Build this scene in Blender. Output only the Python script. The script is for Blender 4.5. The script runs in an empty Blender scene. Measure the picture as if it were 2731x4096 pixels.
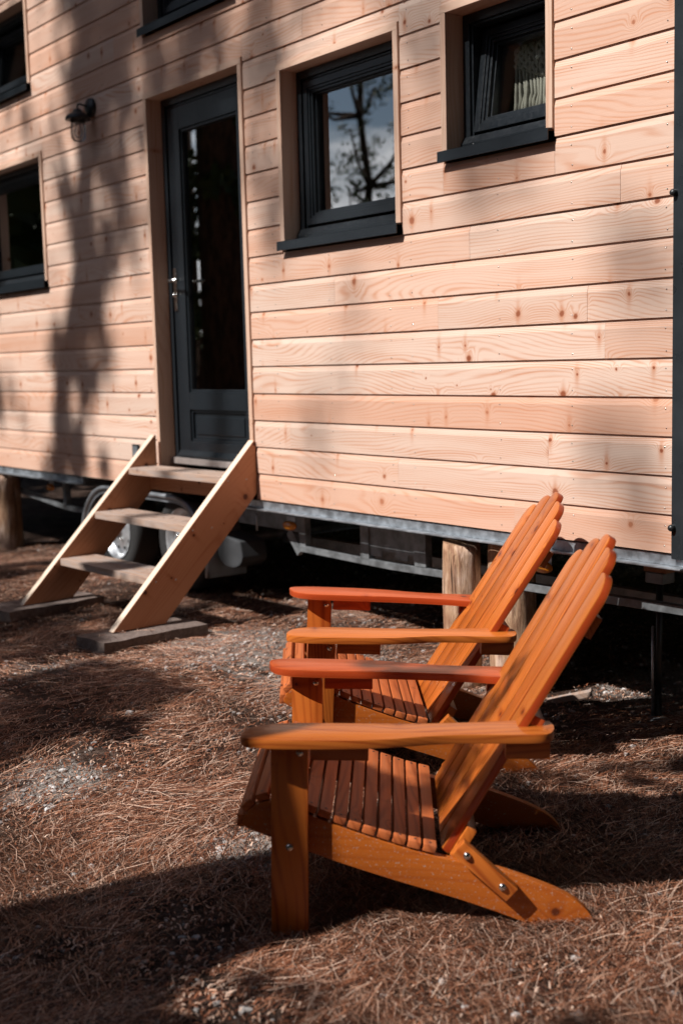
import bpy, bmesh, math, random
import numpy as np
from mathutils import Vector, Matrix, noise as mn
random.seed(7); rng = np.random.default_rng(7)
R = math.radians
SC = bpy.context.scene
C = SC.collection

# ------------------------------------------------------------------ camera
cam_d = bpy.data.cameras.new('camera'); cam = bpy.data.objects.new('camera', cam_d); C.objects.link(cam)
SC.camera = cam
cam_d.sensor_fit = 'VERTICAL'; cam_d.sensor_height = 36.0; cam_d.sensor_width = 24.0
cam_d.lens = 43.851
cam_d.clip_start = 0.05; cam_d.clip_end = 600
cam.matrix_world = Matrix(((0.60491713, 0.08049016*-1, 0.79220995, 0.0),
                           (0.79586312, 0.09362529, -0.59819411, -3.398985),
                           (-0.02602214, 0.99234855, 0.12069469, 0.682132),
                           (0, 0, 0, 1)))
cam_d.dof.use_dof = True; cam_d.dof.focus_distance = 4.05; cam_d.dof.aperture_fstop = 2.5

# ------------------------------------------------------------------ light
SUN_AZ = 9.0; SUN_EL = 47.3          # light travels towards +Y, 9 degrees to +X
sd = Vector((math.sin(R(SUN_AZ))*math.cos(R(SUN_EL)), math.cos(R(SUN_AZ))*math.cos(R(SUN_EL)), -math.sin(R(SUN_EL))))
W = bpy.data.worlds.new('World'); SC.world = W; W.use_nodes = True
nt = W.node_tree; nt.nodes.clear()
def wn(t, **k):
    n = nt.nodes.new(t)
    for a, b in k.items(): setattr(n, a, b)
    return n
sky = wn('ShaderNodeTexSky', sky_type='NISHITA', sun_disc=False, sun_elevation=R(SUN_EL), sun_rotation=R(180+SUN_AZ), altitude=20, air_density=1.0, dust_density=0.8, ozone_density=1.0)
hsv = wn('ShaderNodeHueSaturation'); hsv.inputs['Saturation'].default_value = 1.0
nt.links.new(sky.outputs[0], hsv.inputs['Color'])
tc = wn('ShaderNodeTexCoord')
mp = wn('ShaderNodeMapping'); mp.inputs['Scale'].default_value = (3.0, 3.0, 9.0); mp.inputs['Location'].default_value = (1.3, 0.4, 0.2)
nz = wn('ShaderNodeTexNoise'); nz.inputs['Scale'].default_value = 1.0; nz.inputs['Detail'].default_value = 7; nz.inputs['Roughness'].default_value = 0.6
nt.links.new(tc.outputs['Generated'], mp.inputs[0]); nt.links.new(mp.outputs[0], nz.inputs['Vector'])
sep = wn('ShaderNodeSeparateXYZ'); nt.links.new(tc.outputs['Generated'], sep.inputs[0])
mr = wn('ShaderNodeMapRange'); mr.inputs['From Min'].default_value = 0.0; mr.inputs['From Max'].default_value = 0.45
mr.inputs['To Min'].default_value = 0.30; mr.inputs['To Max'].default_value = -0.34
nt.links.new(sep.outputs['Z'], mr.inputs['Value'])
ad = wn('ShaderNodeMath', operation='ADD'); nt.links.new(nz.outputs['Fac'], ad.inputs[0]); nt.links.new(mr.outputs[0], ad.inputs[1])
cr = wn('ShaderNodeValToRGB'); cr.color_ramp.elements[0].position = 0.52; cr.color_ramp.elements[1].position = 0.66
nt.links.new(ad.outputs[0], cr.inputs[0])
mx = wn('ShaderNodeMixRGB'); mx.inputs[2].default_value = (20.0, 20.2, 20.8, 1)
nt.links.new(cr.outputs[0], mx.inputs[0]); nt.links.new(hsv.outputs[0], mx.inputs[1])
bg = wn('ShaderNodeBackground'); bg.inputs['Strength'].default_value = 0.055
wo = wn('ShaderNodeOutputWorld'); nt.links.new(mx.outputs[0], bg.inputs[0]); nt.links.new(bg.outputs[0], wo.inputs[0])

sl = bpy.data.lights.new('sun', 'SUN'); sl.energy = 5.0; sl.angle = R(0.53); sl.color = (1.0, 0.96, 0.92)
so = bpy.data.objects.new('sun', sl); C.objects.link(so)
so.rotation_euler = sd.to_track_quat('-Z', 'Y').to_euler(); so.location = (-4, -6, 9)
SC.view_settings.view_transform = 'Standard'; SC.view_settings.look = 'None'
SC.view_settings.gamma = 1.0; SC.view_settings.use_curve_mapping = False
SC.view_settings.exposure = 0.42
SC.render.engine = 'CYCLES'
SC.cycles.max_bounces = 6; SC.cycles.diffuse_bounces = 2; SC.cycles.transparent_max_bounces = 8

# ------------------------------------------------------------------ helpers
def tag(o, label=None, cat=None, group=None, kind=None):
    if label: o['label'] = label
    if cat: o['category'] = cat
    if group: o['group'] = group
    if kind: o['kind'] = kind
    return o
def empty(name, loc=(0, 0, 0), M=None):
    o = bpy.data.objects.new(name, None); C.objects.link(o); o.empty_display_size = 0.1
    if M is not None: o.matrix_world = M
    else: o.location = loc
    return o
def link(name, me, parent=None, M=None):
    o = bpy.data.objects.new(name, me); C.objects.link(o)
    if parent: o.parent = parent
    if M is not None: o.matrix_local = M
    return o
class MB:
    """collects shapes for ONE mesh"""
    def __init__(s): s.bm = bmesh.new()
    def box(s, x0, x1, y0, y1, z0, z1, mi=0):
        v = [s.bm.verts.new(p) for p in ((x0,y0,z0),(x1,y0,z0),(x1,y1,z0),(x0,y1,z0),(x0,y0,z1),(x1,y0,z1),(x1,y1,z1),(x0,y1,z1))]
        for f in ((0,3,2,1),(4,5,6,7),(0,1,5,4),(1,2,6,5),(2,3,7,6),(3,0,4,7)):
            s.bm.faces.new([v[i] for i in f]).material_index = mi
        return s
    def prism(s, pts, a, b, axis='x', mi=0, cap=None):
        """closed outline pts (2D) extruded along axis from a to b"""
        def P(p, t):
            return {'x': (t, p[0], p[1]), 'y': (p[0], t, p[1]), 'z': (p[0], p[1], t)}[axis]
        A = [s.bm.verts.new(P(p, a)) for p in pts]; B = [s.bm.verts.new(P(p, b)) for p in pts]
        n = len(pts)
        for i in range(n):
            s.bm.faces.new([A[i], A[(i+1) % n], B[(i+1) % n], B[i]]).material_index = mi
        for q in (A[::-1], B):
            s.bm.faces.new(q).material_index = mi if cap is None else cap
        return s
    def tube(s, pts, r, n=8, mi=0, caps=True):
        pts = [Vector(p) for p in pts]; rr = r if hasattr(r, '__len__') else [r]*len(pts)
        rings = []
        for i, p in enumerate(pts):
            d = (pts[min(i+1, len(pts)-1)]-pts[max(i-1, 0)]).normalized()
            u = d.orthogonal().normalized() if i == 0 else (u - d*u.dot(d)).normalized()
            w = d.cross(u)
            rings.append([s.bm.verts.new(p+(u*math.cos(2*math.pi*k/n)+w*math.sin(2*math.pi*k/n))*rr[i]) for k in range(n)])
        for a, b in zip(rings, rings[1:]):
            for k in range(n):
                f = s.bm.faces.new([a[k], a[(k+1) % n], b[(k+1) % n], b[k]]); f.smooth = True; f.material_index = mi
        if caps:
            s.bm.faces.new(rings[0][::-1]).material_index = mi; s.bm.faces.new(rings[-1]).material_index = mi
        return s
    def lathe(s, prof, c=(0, 0, 0), axis='z', n=24, mi=0):
        c = Vector(c); rings = []
        for r, h in prof:
            ring = []
            for k in range(n):
                a = 2*math.pi*k/n; x, y = r*math.cos(a), r*math.sin(a)
                ring.append(s.bm.verts.new(c+Vector({'z': (x, y, h), 'y': (x, h, y), 'x': (h, x, y)}[axis])))
            rings.append(ring)
        for a, b in zip(rings, rings[1:]):
            for k in range(n):
                f = s.bm.faces.new([a[k], a[(k+1) % n], b[(k+1) % n], b[k]]); f.smooth = True; f.material_index = mi
        return s
    def build(s, name, mats, parent=None, M=None, bevel=0, smooth=False):
        bm = s.bm
        bmesh.ops.recalc_face_normals(bm, faces=bm.faces)
        if bevel:
            es = [e for e in bm.edges if len(e.link_faces) == 2 and e.calc_face_angle(0) > 0.6]
            bmesh.ops.bevel(bm, geom=es, offset=bevel, segments=2, profile=0.6, affect='EDGES', clamp_overlap=True)
        me = bpy.data.meshes.new(name); bm.to_mesh(me); bm.free()
        for m in (mats if isinstance(mats, (list, tuple)) else [mats]): me.materials.append(m)
        if smooth:
            me.shade_smooth(); me.set_sharp_from_angle(angle=R(40))
        return link(name, me, parent, M)

# ------------------------------------------------------------------ materials
class NT:
    def __init__(s, name):
        s.m = bpy.data.materials.new(name); s.m.use_nodes = True; s.t = s.m.node_tree
        s.t.nodes.clear(); s.out = s.n('ShaderNodeOutputMaterial'); s.b = s.n('ShaderNodeBsdfPrincipled')
        s.l(s.b.outputs[0], s.out.inputs[0])
    def n(s, t, **k):
        x = s.t.nodes.new(t)
        for a, b in k.items(): setattr(x, a, b)
        return x
    def l(s, a, b): s.t.links.new(a, b)
    def setin(s, sock, v):
        if hasattr(v, 'is_output') or isinstance(v, bpy.types.NodeSocket): s.l(v, sock)
        else: sock.default_value = v
    def math(s, op, a, b=0.0, c=0.0, clamp=False):
        x = s.n('ShaderNodeMath', operation=op); x.use_clamp = clamp
        for i, v in enumerate((a, b, c)): s.setin(x.inputs[i], v)
        return x.outputs[0]
    def noise(s, vec, scale, detail=2, rough=0.5, dist=0.0):
        x = s.n('ShaderNodeTexNoise'); s.l(vec, x.inputs['Vector'])
        x.inputs['Scale'].default_value = scale; x.inputs['Detail'].default_value = detail
        x.inputs['Roughness'].default_value = rough; x.inputs['Distortion'].default_value = dist
        return x.outputs['Fac']
    def vmul(s, vec, sc):
        x = s.n('ShaderNodeVectorMath', operation='MULTIPLY'); s.l(vec, x.inputs[0]); s.setin(x.inputs[1], sc); return x.outputs[0]
    def vadd(s, a, b):
        x = s.n('ShaderNodeVectorMath', operation='ADD'); s.l(a, x.inputs[0]); s.setin(x.inputs[1], b); return x.outputs[0]
    def ramp(s, f, stops, interp='LINEAR'):
        x = s.n('ShaderNodeValToRGB'); s.l(f, x.inputs[0]); x.color_ramp.interpolation = interp
        e = x.color_ramp.elements
        while len(e) < len(stops): e.new(0.5)
        for i, (p, c) in enumerate(stops):
            e[i].position = p; e[i].color = (c[0], c[1], c[2], 1) if hasattr(c, '__len__') else (c, c, c, 1)
        return x.outputs[0]
    def mix(s, f, a, b, mode='MIX'):
        x = s.n('ShaderNodeMixRGB', blend_type=mode)
        s.setin(x.inputs[0], f)
        for i, v in ((1, a), (2, b)):
            if isinstance(v, (tuple, list)): x.inputs[i].default_value = (v[0], v[1], v[2], 1)
            else: s.l(v, x.inputs[i])
        return x.outputs[0]
    def mrange(s, v, a, b, c, d, smooth=False):
        x = s.n('ShaderNodeMapRange'); x.interpolation_type = 'SMOOTHSTEP' if smooth else 'LINEAR'
        s.l(v, x.inputs[0])
        for i, q in enumerate((a, b, c, d)): x.inputs[i+1].default_value = q
        return x.outputs[0]
    def bump(s, h, strength, dist=0.002):
        x = s.n('ShaderNodeBump'); s.l(h, x.inputs['Height']); x.inputs['Strength'].default_value = strength; x.inputs['Distance'].default_value = dist
        s.l(x.outputs[0], s.b.inputs['Normal'])
    def objco(s):
        return s.n('ShaderNodeTexCoord').outputs['Object']
    def rnd(s):
        return s.n('ShaderNodeObjectInfo').outputs['Random']
    def fin(s, col=None, rough=None, metal=None, coat=None, spec=None):
        if col is not None:
            if isinstance(col, (tuple, list)): s.b.inputs['Base Color'].default_value = (*col[:3], 1)
            else: s.l(col, s.b.inputs['Base Color'])
        if rough is not None: s.setin(s.b.inputs['Roughness'], rough)
        if metal is not None: s.b.inputs['Metallic'].default_value = metal
        if coat is not None: s.b.inputs['Coat Weight'].default_value = coat; s.b.inputs['Coat Roughness'].default_value = 0.12
        if spec is not None: s.b.inputs['Specular IOR Level'].default_value = spec
        return s.m

def wood(name, light, dark, knot, rough=0.6, coat=None, freq=260, knots=0.5, contrast=0.6, var=0.10, grey=None, bump=0.25, kscale=3.4, spec=0.3, dirt=None, hue=0.0):
    s = NT(name)
    co = s.objco(); rn = s.rnd()
    cb = s.n('ShaderNodeCombineXYZ')
    s.l(s.math('MULTIPLY', rn, 37.0), cb.inputs[0]); s.l(s.math('MULTIPLY', rn, 91.0), cb.inputs[1]); s.l(s.math('MULTIPLY', rn, 53.0), cb.inputs[2])
    p = s.vadd(co, cb.outputs[0])
    sp = s.n('ShaderNodeSeparateXYZ'); s.l(p, sp.inputs[0])
    x = sp.outputs[0]; ac = s.math('ADD', sp.outputs[1], sp.outputs[2])
    flat = s.n('ShaderNodeCombineXYZ'); s.l(x, flat.inputs[0]); s.l(ac, flat.inputs[1])
    warp = s.noise(s.vmul(flat.outputs[0], (0.55, 2.4, 1)), 1.6, 1, 0.4)
    warp2 = s.noise(s.vmul(flat.outputs[0], (1.6, 9.0, 1)), 1.7, 2, 0.5)
    # knots
    wob = s.n('ShaderNodeTexNoise'); s.l(flat.outputs[0], wob.inputs['Vector']); wob.inputs['Scale'].default_value = 30
    fl2 = s.vadd(flat.outputs[0], s.vmul(wob.outputs['Color'], (0.010, 0.010, 0)))
    vo = s.n('ShaderNodeTexVoronoi', voronoi_dimensions='2D', feature='F1'); s.l(fl2, vo.inputs['Vector']); vo.inputs['Scale'].default_value = kscale
    dist = s.math('DIVIDE', vo.outputs['Distance'], kscale)
    vs = s.n('ShaderNodeSeparateColor'); s.l(vo.outputs['Color'], vs.inputs[0])
    keep = s.math('LESS_THAN', vs.outputs[0], knots)
    size = s.mrange(s.math('POWER', vs.outputs[1], 1.8), 0, 1, 0.0035, 0.016)
    dn = s.math('DIVIDE', dist, size)
    g = s.math('EXPONENT', s.math('MULTIPLY', s.math('POWER', s.math('DIVIDE', dn, 3.2), 2.0), -1.0))
    g = s.math('MULTIPLY', g, keep)
    v = s.math('MULTIPLY', ac, 1.0)
    v = s.math('ADD', v, s.math('MULTIPLY', warp, 0.34))
    v = s.math('ADD', v, s.math('MULTIPLY', warp2, 0.022))
    v = s.math('ADD', v, s.math('MULTIPLY', g, 0.055))
    ring = s.math('SINE', s.math('MULTIPLY', v, freq))
    ring = s.math('POWER', s.mrange(ring, -1, 1, 0, 1), 2.6)
    wide = s.noise(s.vmul(flat.outputs[0], (0.7, 9.0, 1)), 2.3, 2)
    amt = s.math('MULTIPLY', ring, s.mrange(wide, 0.3, 0.7, 0.25, 1.0))
    fib = s.noise(s.vmul(p, (6, 260, 260)), 1.0, 2, 0.6)
    amt = s.math('ADD', s.math('MULTIPLY', amt, contrast), s.math('MULTIPLY', s.math('SUBTRACT', fib, 0.5), 0.22))
    amt = s.math('ADD', amt, s.math('MULTIPLY', s.math('SUBTRACT', wide, 0.5), 0.85), clamp=True)
    col = s.mix(amt, light, dark)
    kr = s.mrange(dn, 0.55, 1.25, 1, 0, True)
    kring = s.math('MULTIPLY', s.mrange(dn, 0.9, 2.4, 0.45, 0, True), keep)
    fsep = s.n('ShaderNodeSeparateXYZ'); s.l(s.n('ShaderNodeVectorMath', operation='SUBTRACT').outputs[0], fsep.inputs[0])
    sub = [n_ for n_ in s.t.nodes if n_.bl_idname == 'ShaderNodeVectorMath' and n_.operation == 'SUBTRACT'][0]
    s.l(fl2, sub.inputs[0]); s.l(vo.outputs['Position'], sub.inputs[1])
    fx = s.math('DIVIDE', fsep.outputs[0], 0.011); fy = s.math('DIVIDE', fsep.outputs[1], 0.045)
    fl_ = s.math('EXPONENT', s.math('MULTIPLY', s.math('ADD', s.math('MULTIPLY', fx, fx), s.math('MULTIPLY', fy, fy)), -1.0))
    fkeep = s.math('MULTIPLY', keep, s.math('GREATER_THAN', vs.outputs[2], 0.45))
    col = s.mix(s.math('MULTIPLY', s.math('MULTIPLY', fl_, fkeep), 0.75), col, dark)
    col = s.mix(kring, col, dark)
    col = s.mix(s.math('MULTIPLY', kr, keep), col, knot)
    col = s.mix(1.0, col, s.ramp(s.math('FRACT', s.math('MULTIPLY', rn, 7.31)), [(0, 1-var), (1, 1.0)]), 'MULTIPLY')
    tone = s.math('FRACT', s.math('MULTIPLY', rn, 13.7))
    col = s.mix(s.math('MULTIPLY', tone, hue), col, dark)
    if grey:
        gm = s.noise(s.vmul(flat.outputs[0], (2.0, 22, 1)), 2.0, 4, 0.7)
        col = s.mix(s.mrange(gm, grey[0], grey[1], 0, grey[3]), col, grey[2])
    if dirt:
        dm = s.noise(p, 140, 3, 0.7); col = s.mix(s.mrange(dm, 0.60, 0.68, 0, dirt[1]), col, dirt[0])
    s.bump(s.math('SUBTRACT', s.math('ADD', fib, s.math('MULTIPLY', ring, -0.5)), 0), bump, 0.0012)
    r = s.math('ADD', rough, s.math('MULTIPLY', s.math('SUBTRACT', fib, 0.5), 0.2))
    return s.fin(col, r, coat=coat, spec=spec)

def metal(name, col, rough, met=1.0, mott=0.15, sc=30, bump=0.05):
    s = NT(name); co = s.objco()
    n = s.noise(co, sc, 4, 0.6); n2 = s.noise(co, sc*6, 2)
    c = s.mix(s.mrange(n, 0.35, 0.65, 0, 1), tuple(k*(1-mott) for k in col), tuple(min(1, k*(1+mott)) for k in col))
    s.bump(n2, bump, 0.001)
    return s.fin(c, s.mrange(n, 0.3, 0.7, rough-0.07, rough+0.1), metal=met)

M = {}
M['clad'] = wood('larch_cladding', (0.715, 0.54, 0.44), (0.55, 0.25, 0.14), (0.26, 0.07, 0.028), rough=0.6, freq=440, knots=0.78, contrast=0.72, var=0.14, kscale=4.6, hue=0.52)
M['trim'] = wood('larch_trim', (0.64, 0.44, 0.33), (0.46, 0.21, 0.115), (0.2, 0.06, 0.025), rough=0.6, freq=300, knots=0.5, contrast=0.45, var=0.08, kscale=3.4)
M['step'] = wood('step_board', (0.50, 0.235, 0.125), (0.36, 0.13, 0.055), (0.10, 0.03, 0.015), rough=0.62, freq=240, knots=0.75, contrast=0.5, var=0.06, kscale=5.5)
M['tread'] = wood('weathered_tread', (0.42, 0.29, 0.22), (0.30, 0.17, 0.11), (0.16, 0.07, 0.04), rough=0.8, freq=260, knots=0.4, contrast=0.7, var=0.1, grey=(0.42, 0.62, (0.33, 0.29, 0.27), 0.7))
M['pale_edge'] = wood('pale_board_edge', (0.74, 0.60, 0.47), (0.62, 0.46, 0.33), (0.4, 0.2, 0.1), rough=0.7, freq=300, knots=0.0, contrast=0.35)
M['ch_amber'] = wood('amber_varnished_cedar', (0.57, 0.155, 0.024), (0.27, 0.044, 0.006), (0.09, 0.016, 0.005), rough=0.34, coat=0.22, freq=300, knots=0.55, contrast=0.85, bump=0.14, kscale=5.0, var=0.28, hue=0.3, spec=0.4)
M['ch_red'] = wood('red_orange_varnished_cedar', (0.50, 0.088, 0.020), (0.27, 0.031, 0.007), (0.10, 0.016, 0.005), rough=0.36, coat=0.16, freq=260, knots=0.4, contrast=0.7, bump=0.12, kscale=5.0, var=0.2, spec=0.4)
M['ch_edge'] = wood('red_stained_edge', (0.40, 0.055, 0.012), (0.28, 0.03, 0.008), (0.1, 0.01, 0.004), rough=0.3, coat=0.5, freq=200, knots=0.1, contrast=0.4, bump=0.06, var=0.1, spec=0.4)
M['ch_seat'] = wood('weathered_cedar_slat', (0.56, 0.15, 0.045), (0.24, 0.05, 0.015), (0.05, 0.012, 0.006), rough=0.45, coat=0.0, spec=0.2, freq=200, knots=0.3, contrast=0.75, bump=0.3, var=0.25, grey=(0.52, 0.7, (0.34, 0.17, 0.10), 0.3), kscale=6)
M['ch_skid'] = wood('sandy_amber_runner', (0.42, 0.105, 0.013), (0.26, 0.045, 0.006), (0.1, 0.02, 0.006), rough=0.45, coat=0.15, freq=200, knots=0.35, contrast=0.45, bump=0.15, var=0.05, dirt=((0.38, 0.30, 0.24), 0.75))
M['galv'] = metal('galvanised_steel', (0.40, 0.43, 0.46), 0.45, 0.85, 0.28, 22)
M['galv_dark'] = metal('dull_galvanised_steel', (0.22, 0.235, 0.245), 0.5, 0.6, 0.3, 18)
M['fender'] = metal('zinc_mudguard', (0.42, 0.45, 0.48), 0.38, 0.8, 0.12, 12)
M['anth'] = metal('anthracite_aluminium', (0.0095, 0.0130, 0.0165), 0.36, 0.05, 0.06, 60)
M['panel'] = metal('anthracite_cladding_sheet', (0.032, 0.038, 0.043), 0.30, 0.35, 0.08, 8)
M['black'] = metal('black_lamp_enamel', (0.012, 0.013, 0.014), 0.4, 0.0, 0.1, 40)
M['rubber'] = metal('tyre_rubber', (0.018, 0.018, 0.018), 0.75, 0.0, 0.2, 60, 0.3)
M['flap'] = metal('grey_plastic', (0.05, 0.053, 0.057), 0.5, 0.0, 0.1, 20)
M['chrome'] = metal('brushed_steel', (0.62, 0.62, 0.60), 0.22, 1.0, 0.05, 50)
M['rim'] = metal('silver_wheel_rim', (0.62, 0.64, 0.66), 0.35, 0.7, 0.1, 20)
M['thresh'] = metal('aluminium_threshold', (0.50, 0.44, 0.41), 0.4, 0.6, 0.1, 20)
M['dark'] = metal('dark_interior_board', (0.035, 0.025, 0.02), 0.8, 0.0, 0.1, 6)
M['int'] = wood('interior_panelling', (0.30, 0.17, 0.10), (0.2, 0.1, 0.06), (0.1, 0.04, 0.02), rough=0.7, freq=200, knots=0.4, contrast=0.4)
def mk_glass(name, tint=(0.9, 0.95, 1.0), lamp=False, k=1.7, base=0.05):
    s = NT(name); tr = s.n('ShaderNodeBsdfTransparent'); gl = s.n('ShaderNodeBsdfGlossy'); gl.inputs['Roughness'].default_value = 0.0
    tr.inputs[0].default_value = (*tint, 1)
    fr = s.n('ShaderNodeFresnel'); fr.inputs['IOR'].default_value = 1.45 if lamp else 1.62
    f = s.math('MULTIPLY', fr.outputs[0], 0.8 if lamp else k, clamp=True)
    if not lamp: f = s.math('ADD', f, base, clamp=True)
    mxs = s.n('ShaderNodeMixShader'); s.l(f, mxs.inputs[0]); s.l(tr.outputs[0], mxs.inputs[1]); s.l(gl.outputs[0], mxs.inputs[2])
    s.l(mxs.outputs[0], s.out.inputs[0]); return s.m
M['glass'] = mk_glass('coated_window_glass', (0.85, 0.9, 0.88), k=3.6, base=0.12)
M['glass_clear'] = mk_glass('clear_window_glass', (0.95, 0.97, 0.96), k=0.5, base=0.0)
M['lglass'] = mk_glass('clear_lamp_glass', (0.93, 0.94, 0.95), True)
s = NT('amber_lens'); n = s.noise(s.objco(), 220, 2); s.bump(n, 0.6, 0.002); s.b.inputs['Subsurface Weight'].default_value = 0.0
M['amber'] = s.fin(s.mix(n, (0.62, 0.16, 0.01), (0.85, 0.34, 0.02)), 0.22, coat=0.5)
s = NT('worn_concrete'); co = s.objco(); n = s.noise(co, 45, 6, 0.7); n2 = s.noise(co, 6, 3)
s.bump(n, 0.8, 0.006); M['conc'] = s.fin(s.mix(s.mrange(n, .35, .65, 0, 1), s.mix(n2, (0.075, 0.052, 0.042), (0.125, 0.088, 0.074)), (0.19, 0.145, 0.125)), 0.9)
s = NT('cotton_cord'); co = s.objco(); n = s.noise(co, 400, 3); s.bump(n, 0.5, 0.002); M['cotton'] = s.fin(s.mix(n, (0.66, 0.60, 0.49), (0.82, 0.78, 0.68)), 0.9)
# debarked log
s = NT('stripped_log'); co = s.objco(); st = s.noise(s.vmul(co, (1, 1, 0.13)), 60, 6, 0.7, 0.6); bl = s.noise(s.vmul(co, (1, 1, 0.5)), 9, 4, 0.6); cr_ = s.noise(s.vmul(co, (1, 1, 0.06)), 38, 3, 0.6, 1.2)
c = s.ramp(bl, [(0.33, (0.28, 0.14, 0.075)), (0.47, (0.52, 0.33, 0.20)), (0.62, (0.70, 0.52, 0.41))])
c = s.mix(s.mrange(st, 0.42, 0.6, 0, 0.75), c, (0.20, 0.085, 0.045)); c = s.mix(s.mrange(cr_, 0.36, 0.30, 0, 1), c, (0.06, 0.03, 0.018))
s.bump(s.math('ADD', st, s.mrange(cr_, 0.3, 0.4, 0, 1.5)), 0.9, 0.008); M['log'] = s.fin(c, 0.8)
# pine bark & foliage
s = NT('pine_bark'); co = s.objco(); n = s.noise(s.vmul(co, (1, 1, 0.3)), 18, 5, 0.7); s.bump(n, 1.0, 0.03)
M['bark'] = s.fin(s.mix(s.mrange(n, .4, .6, 0, 1), (0.045, 0.028, 0.02), (0.15, 0.085, 0.055)), 0.9)
s = NT('pine_foliage'); n = s.noise(s.objco(), 1.5, 3); M['leaf'] = s.fin(s.mix(n, (0.035, 0.06, 0.018), (0.10, 0.13, 0.035)), 0.6)

# ------------------------------------------------------------------ ground
def sstep(a, b, x):
    t = min(1, max(0, (x-a)/(b-a))); return t*t*(3-2*t)
def G0(x, y):
    base = -0.712 + 0.102*sstep(-3.2, -4.9, x) + 0.018*sstep(-1.6, -0.6, y)
    return base
def G(x, y):
    v = Vector((x, y, 0))
    z = G0(x, y) + 0.012*mn.noise(v*2.1) + 0.007*mn.noise(v*6.0+Vector((5, 3, 1)))
    # little heap of litter swept up by the trailer
    z += 0.055*math.exp(-(((x+4.55)/0.55)**2+((y-0.72)/0.16)**2)) * (1+0.5*mn.noise(v*5))
    return z
def axis_pts(segs):
    out = []
    for a, b, n in segs: out += list(np.linspace(a, b, n, endpoint=False))
    return np.array(out+[segs[-1][1]])
gx = axis_pts([(-150, -40, 8), (-40, -12, 28), (-12, -6.5, 110), (-6.5, -0.6, 260), (-0.6, 6, 40), (6, 150, 16)])
gy = axis_pts([(-150, -30, 8), (-30, -4, 40), (-4, 1.4, 240), (1.4, 8, 60), (8, 30, 20), (30, 150, 8)])
verts = []
for yy in gy:
    for xx in gx:
        f = Vector((xx, yy, 0))
        z = G(xx, yy) + (0.0035*mn.noise(f*28) if (-7 < xx < -0.5 and -4 < yy < 1.5) else 0)
        verts.append((xx, yy, z))
nx, ny = len(gx), len(gy)
faces = [(j*nx+i, j*nx+i+1, (j+1)*nx+i+1, (j+1)*nx+i) for j in range(ny-1) for i in range(nx-1)]
SANDS = [(-4.75, -0.45, 0.42, 0.95), (-4.0, -0.35, 0.6, .8), (-2.92, -1.55, 0.17, 1.0), (-3.75, -1.78, 0.22, .75), (-3.1, 0.8, 0.5, .95), (-5.0, 0.6, 0.5, .6), (-5.0, -1.2, 0.25, .5)]
def sandy(x, y):   # less litter over sandy patches
    d = 0
    for (cx, cy, r, a) in SANDS: d = max(d, a*math.exp(-(((x-cx)/r)**2+((y-cy)/(r))**2)))
    return d
me = bpy.data.meshes.new('ground'); me.from_pydata(verts, [], faces)
for p in me.polygons: p.use_smooth = True
s = NT('forest_floor'); co = s.objco()
big = s.noise(co, 1.1, 4, 0.6); mid = s.noise(co, 9, 5, 0.65); fine = s.noise(co, 120, 4, 0.7); grit = s.noise(co, 420, 2, 0.7)
litter = s.ramp(mid, [(0.3, (0.022, 0.012, 0.008)), (0.5, (0.058, 0.032, 0.022)), (0.68, (0.17, 0.115, 0.09))])
sand = s.mix(s.mrange(fine, .35, .65, 0, 1), (0.15, 0.125, 0.108), (0.42, 0.365, 0.325))
sand = s.mix(s.mrange(grit, .62, .70, 0, 0.8), sand, (0.6, 0.57, 0.55))
va = s.n('ShaderNodeVertexColor'); va.layer_name = 'sand'
sv = s.n('ShaderNodeSeparateColor'); s.l(va.outputs[0], sv.inputs[0])
msk = s.mrange(s.math('ADD', s.math('ADD', sv.outputs[0], s.math('MULTIPLY', s.math('SUBTRACT', mid, 0.5), 1.3)), s.math('MULTIPLY', s.math('SUBTRACT', big, 0.5), 0.8)), 0.30, 0.62, 0, 1, True)
litter = s.mix(s.mrange(fine, .45, .62, 0, 0.7), litter, (0.035, 0.02, 0.014)); litter = s.mix(s.mrange(grit, .60, .68, 0, 0.55), litter, (0.42, 0.33, 0.28))
col = s.mix(msk, litter, sand)
s.bump(s.math('ADD', fine, s.math('MULTIPLY', grit, 0.5)), 0.9, 0.012)
ca_ = me.color_attributes.new('sand', 'FLOAT_COLOR', 'POINT')
ca_.data.foreach_set('color', np.array([(lambda q_: (q_, q_, q_, 1))(sandy(v[0], v[1])) for v in verts]).ravel())
me.materials.append(s.fin(col, 0.95, spec=0.15))
ground = link('ground', me); tag(ground, 'forest floor of dark soil and sand strewn with brown pine needles', kind='structure')

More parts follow.
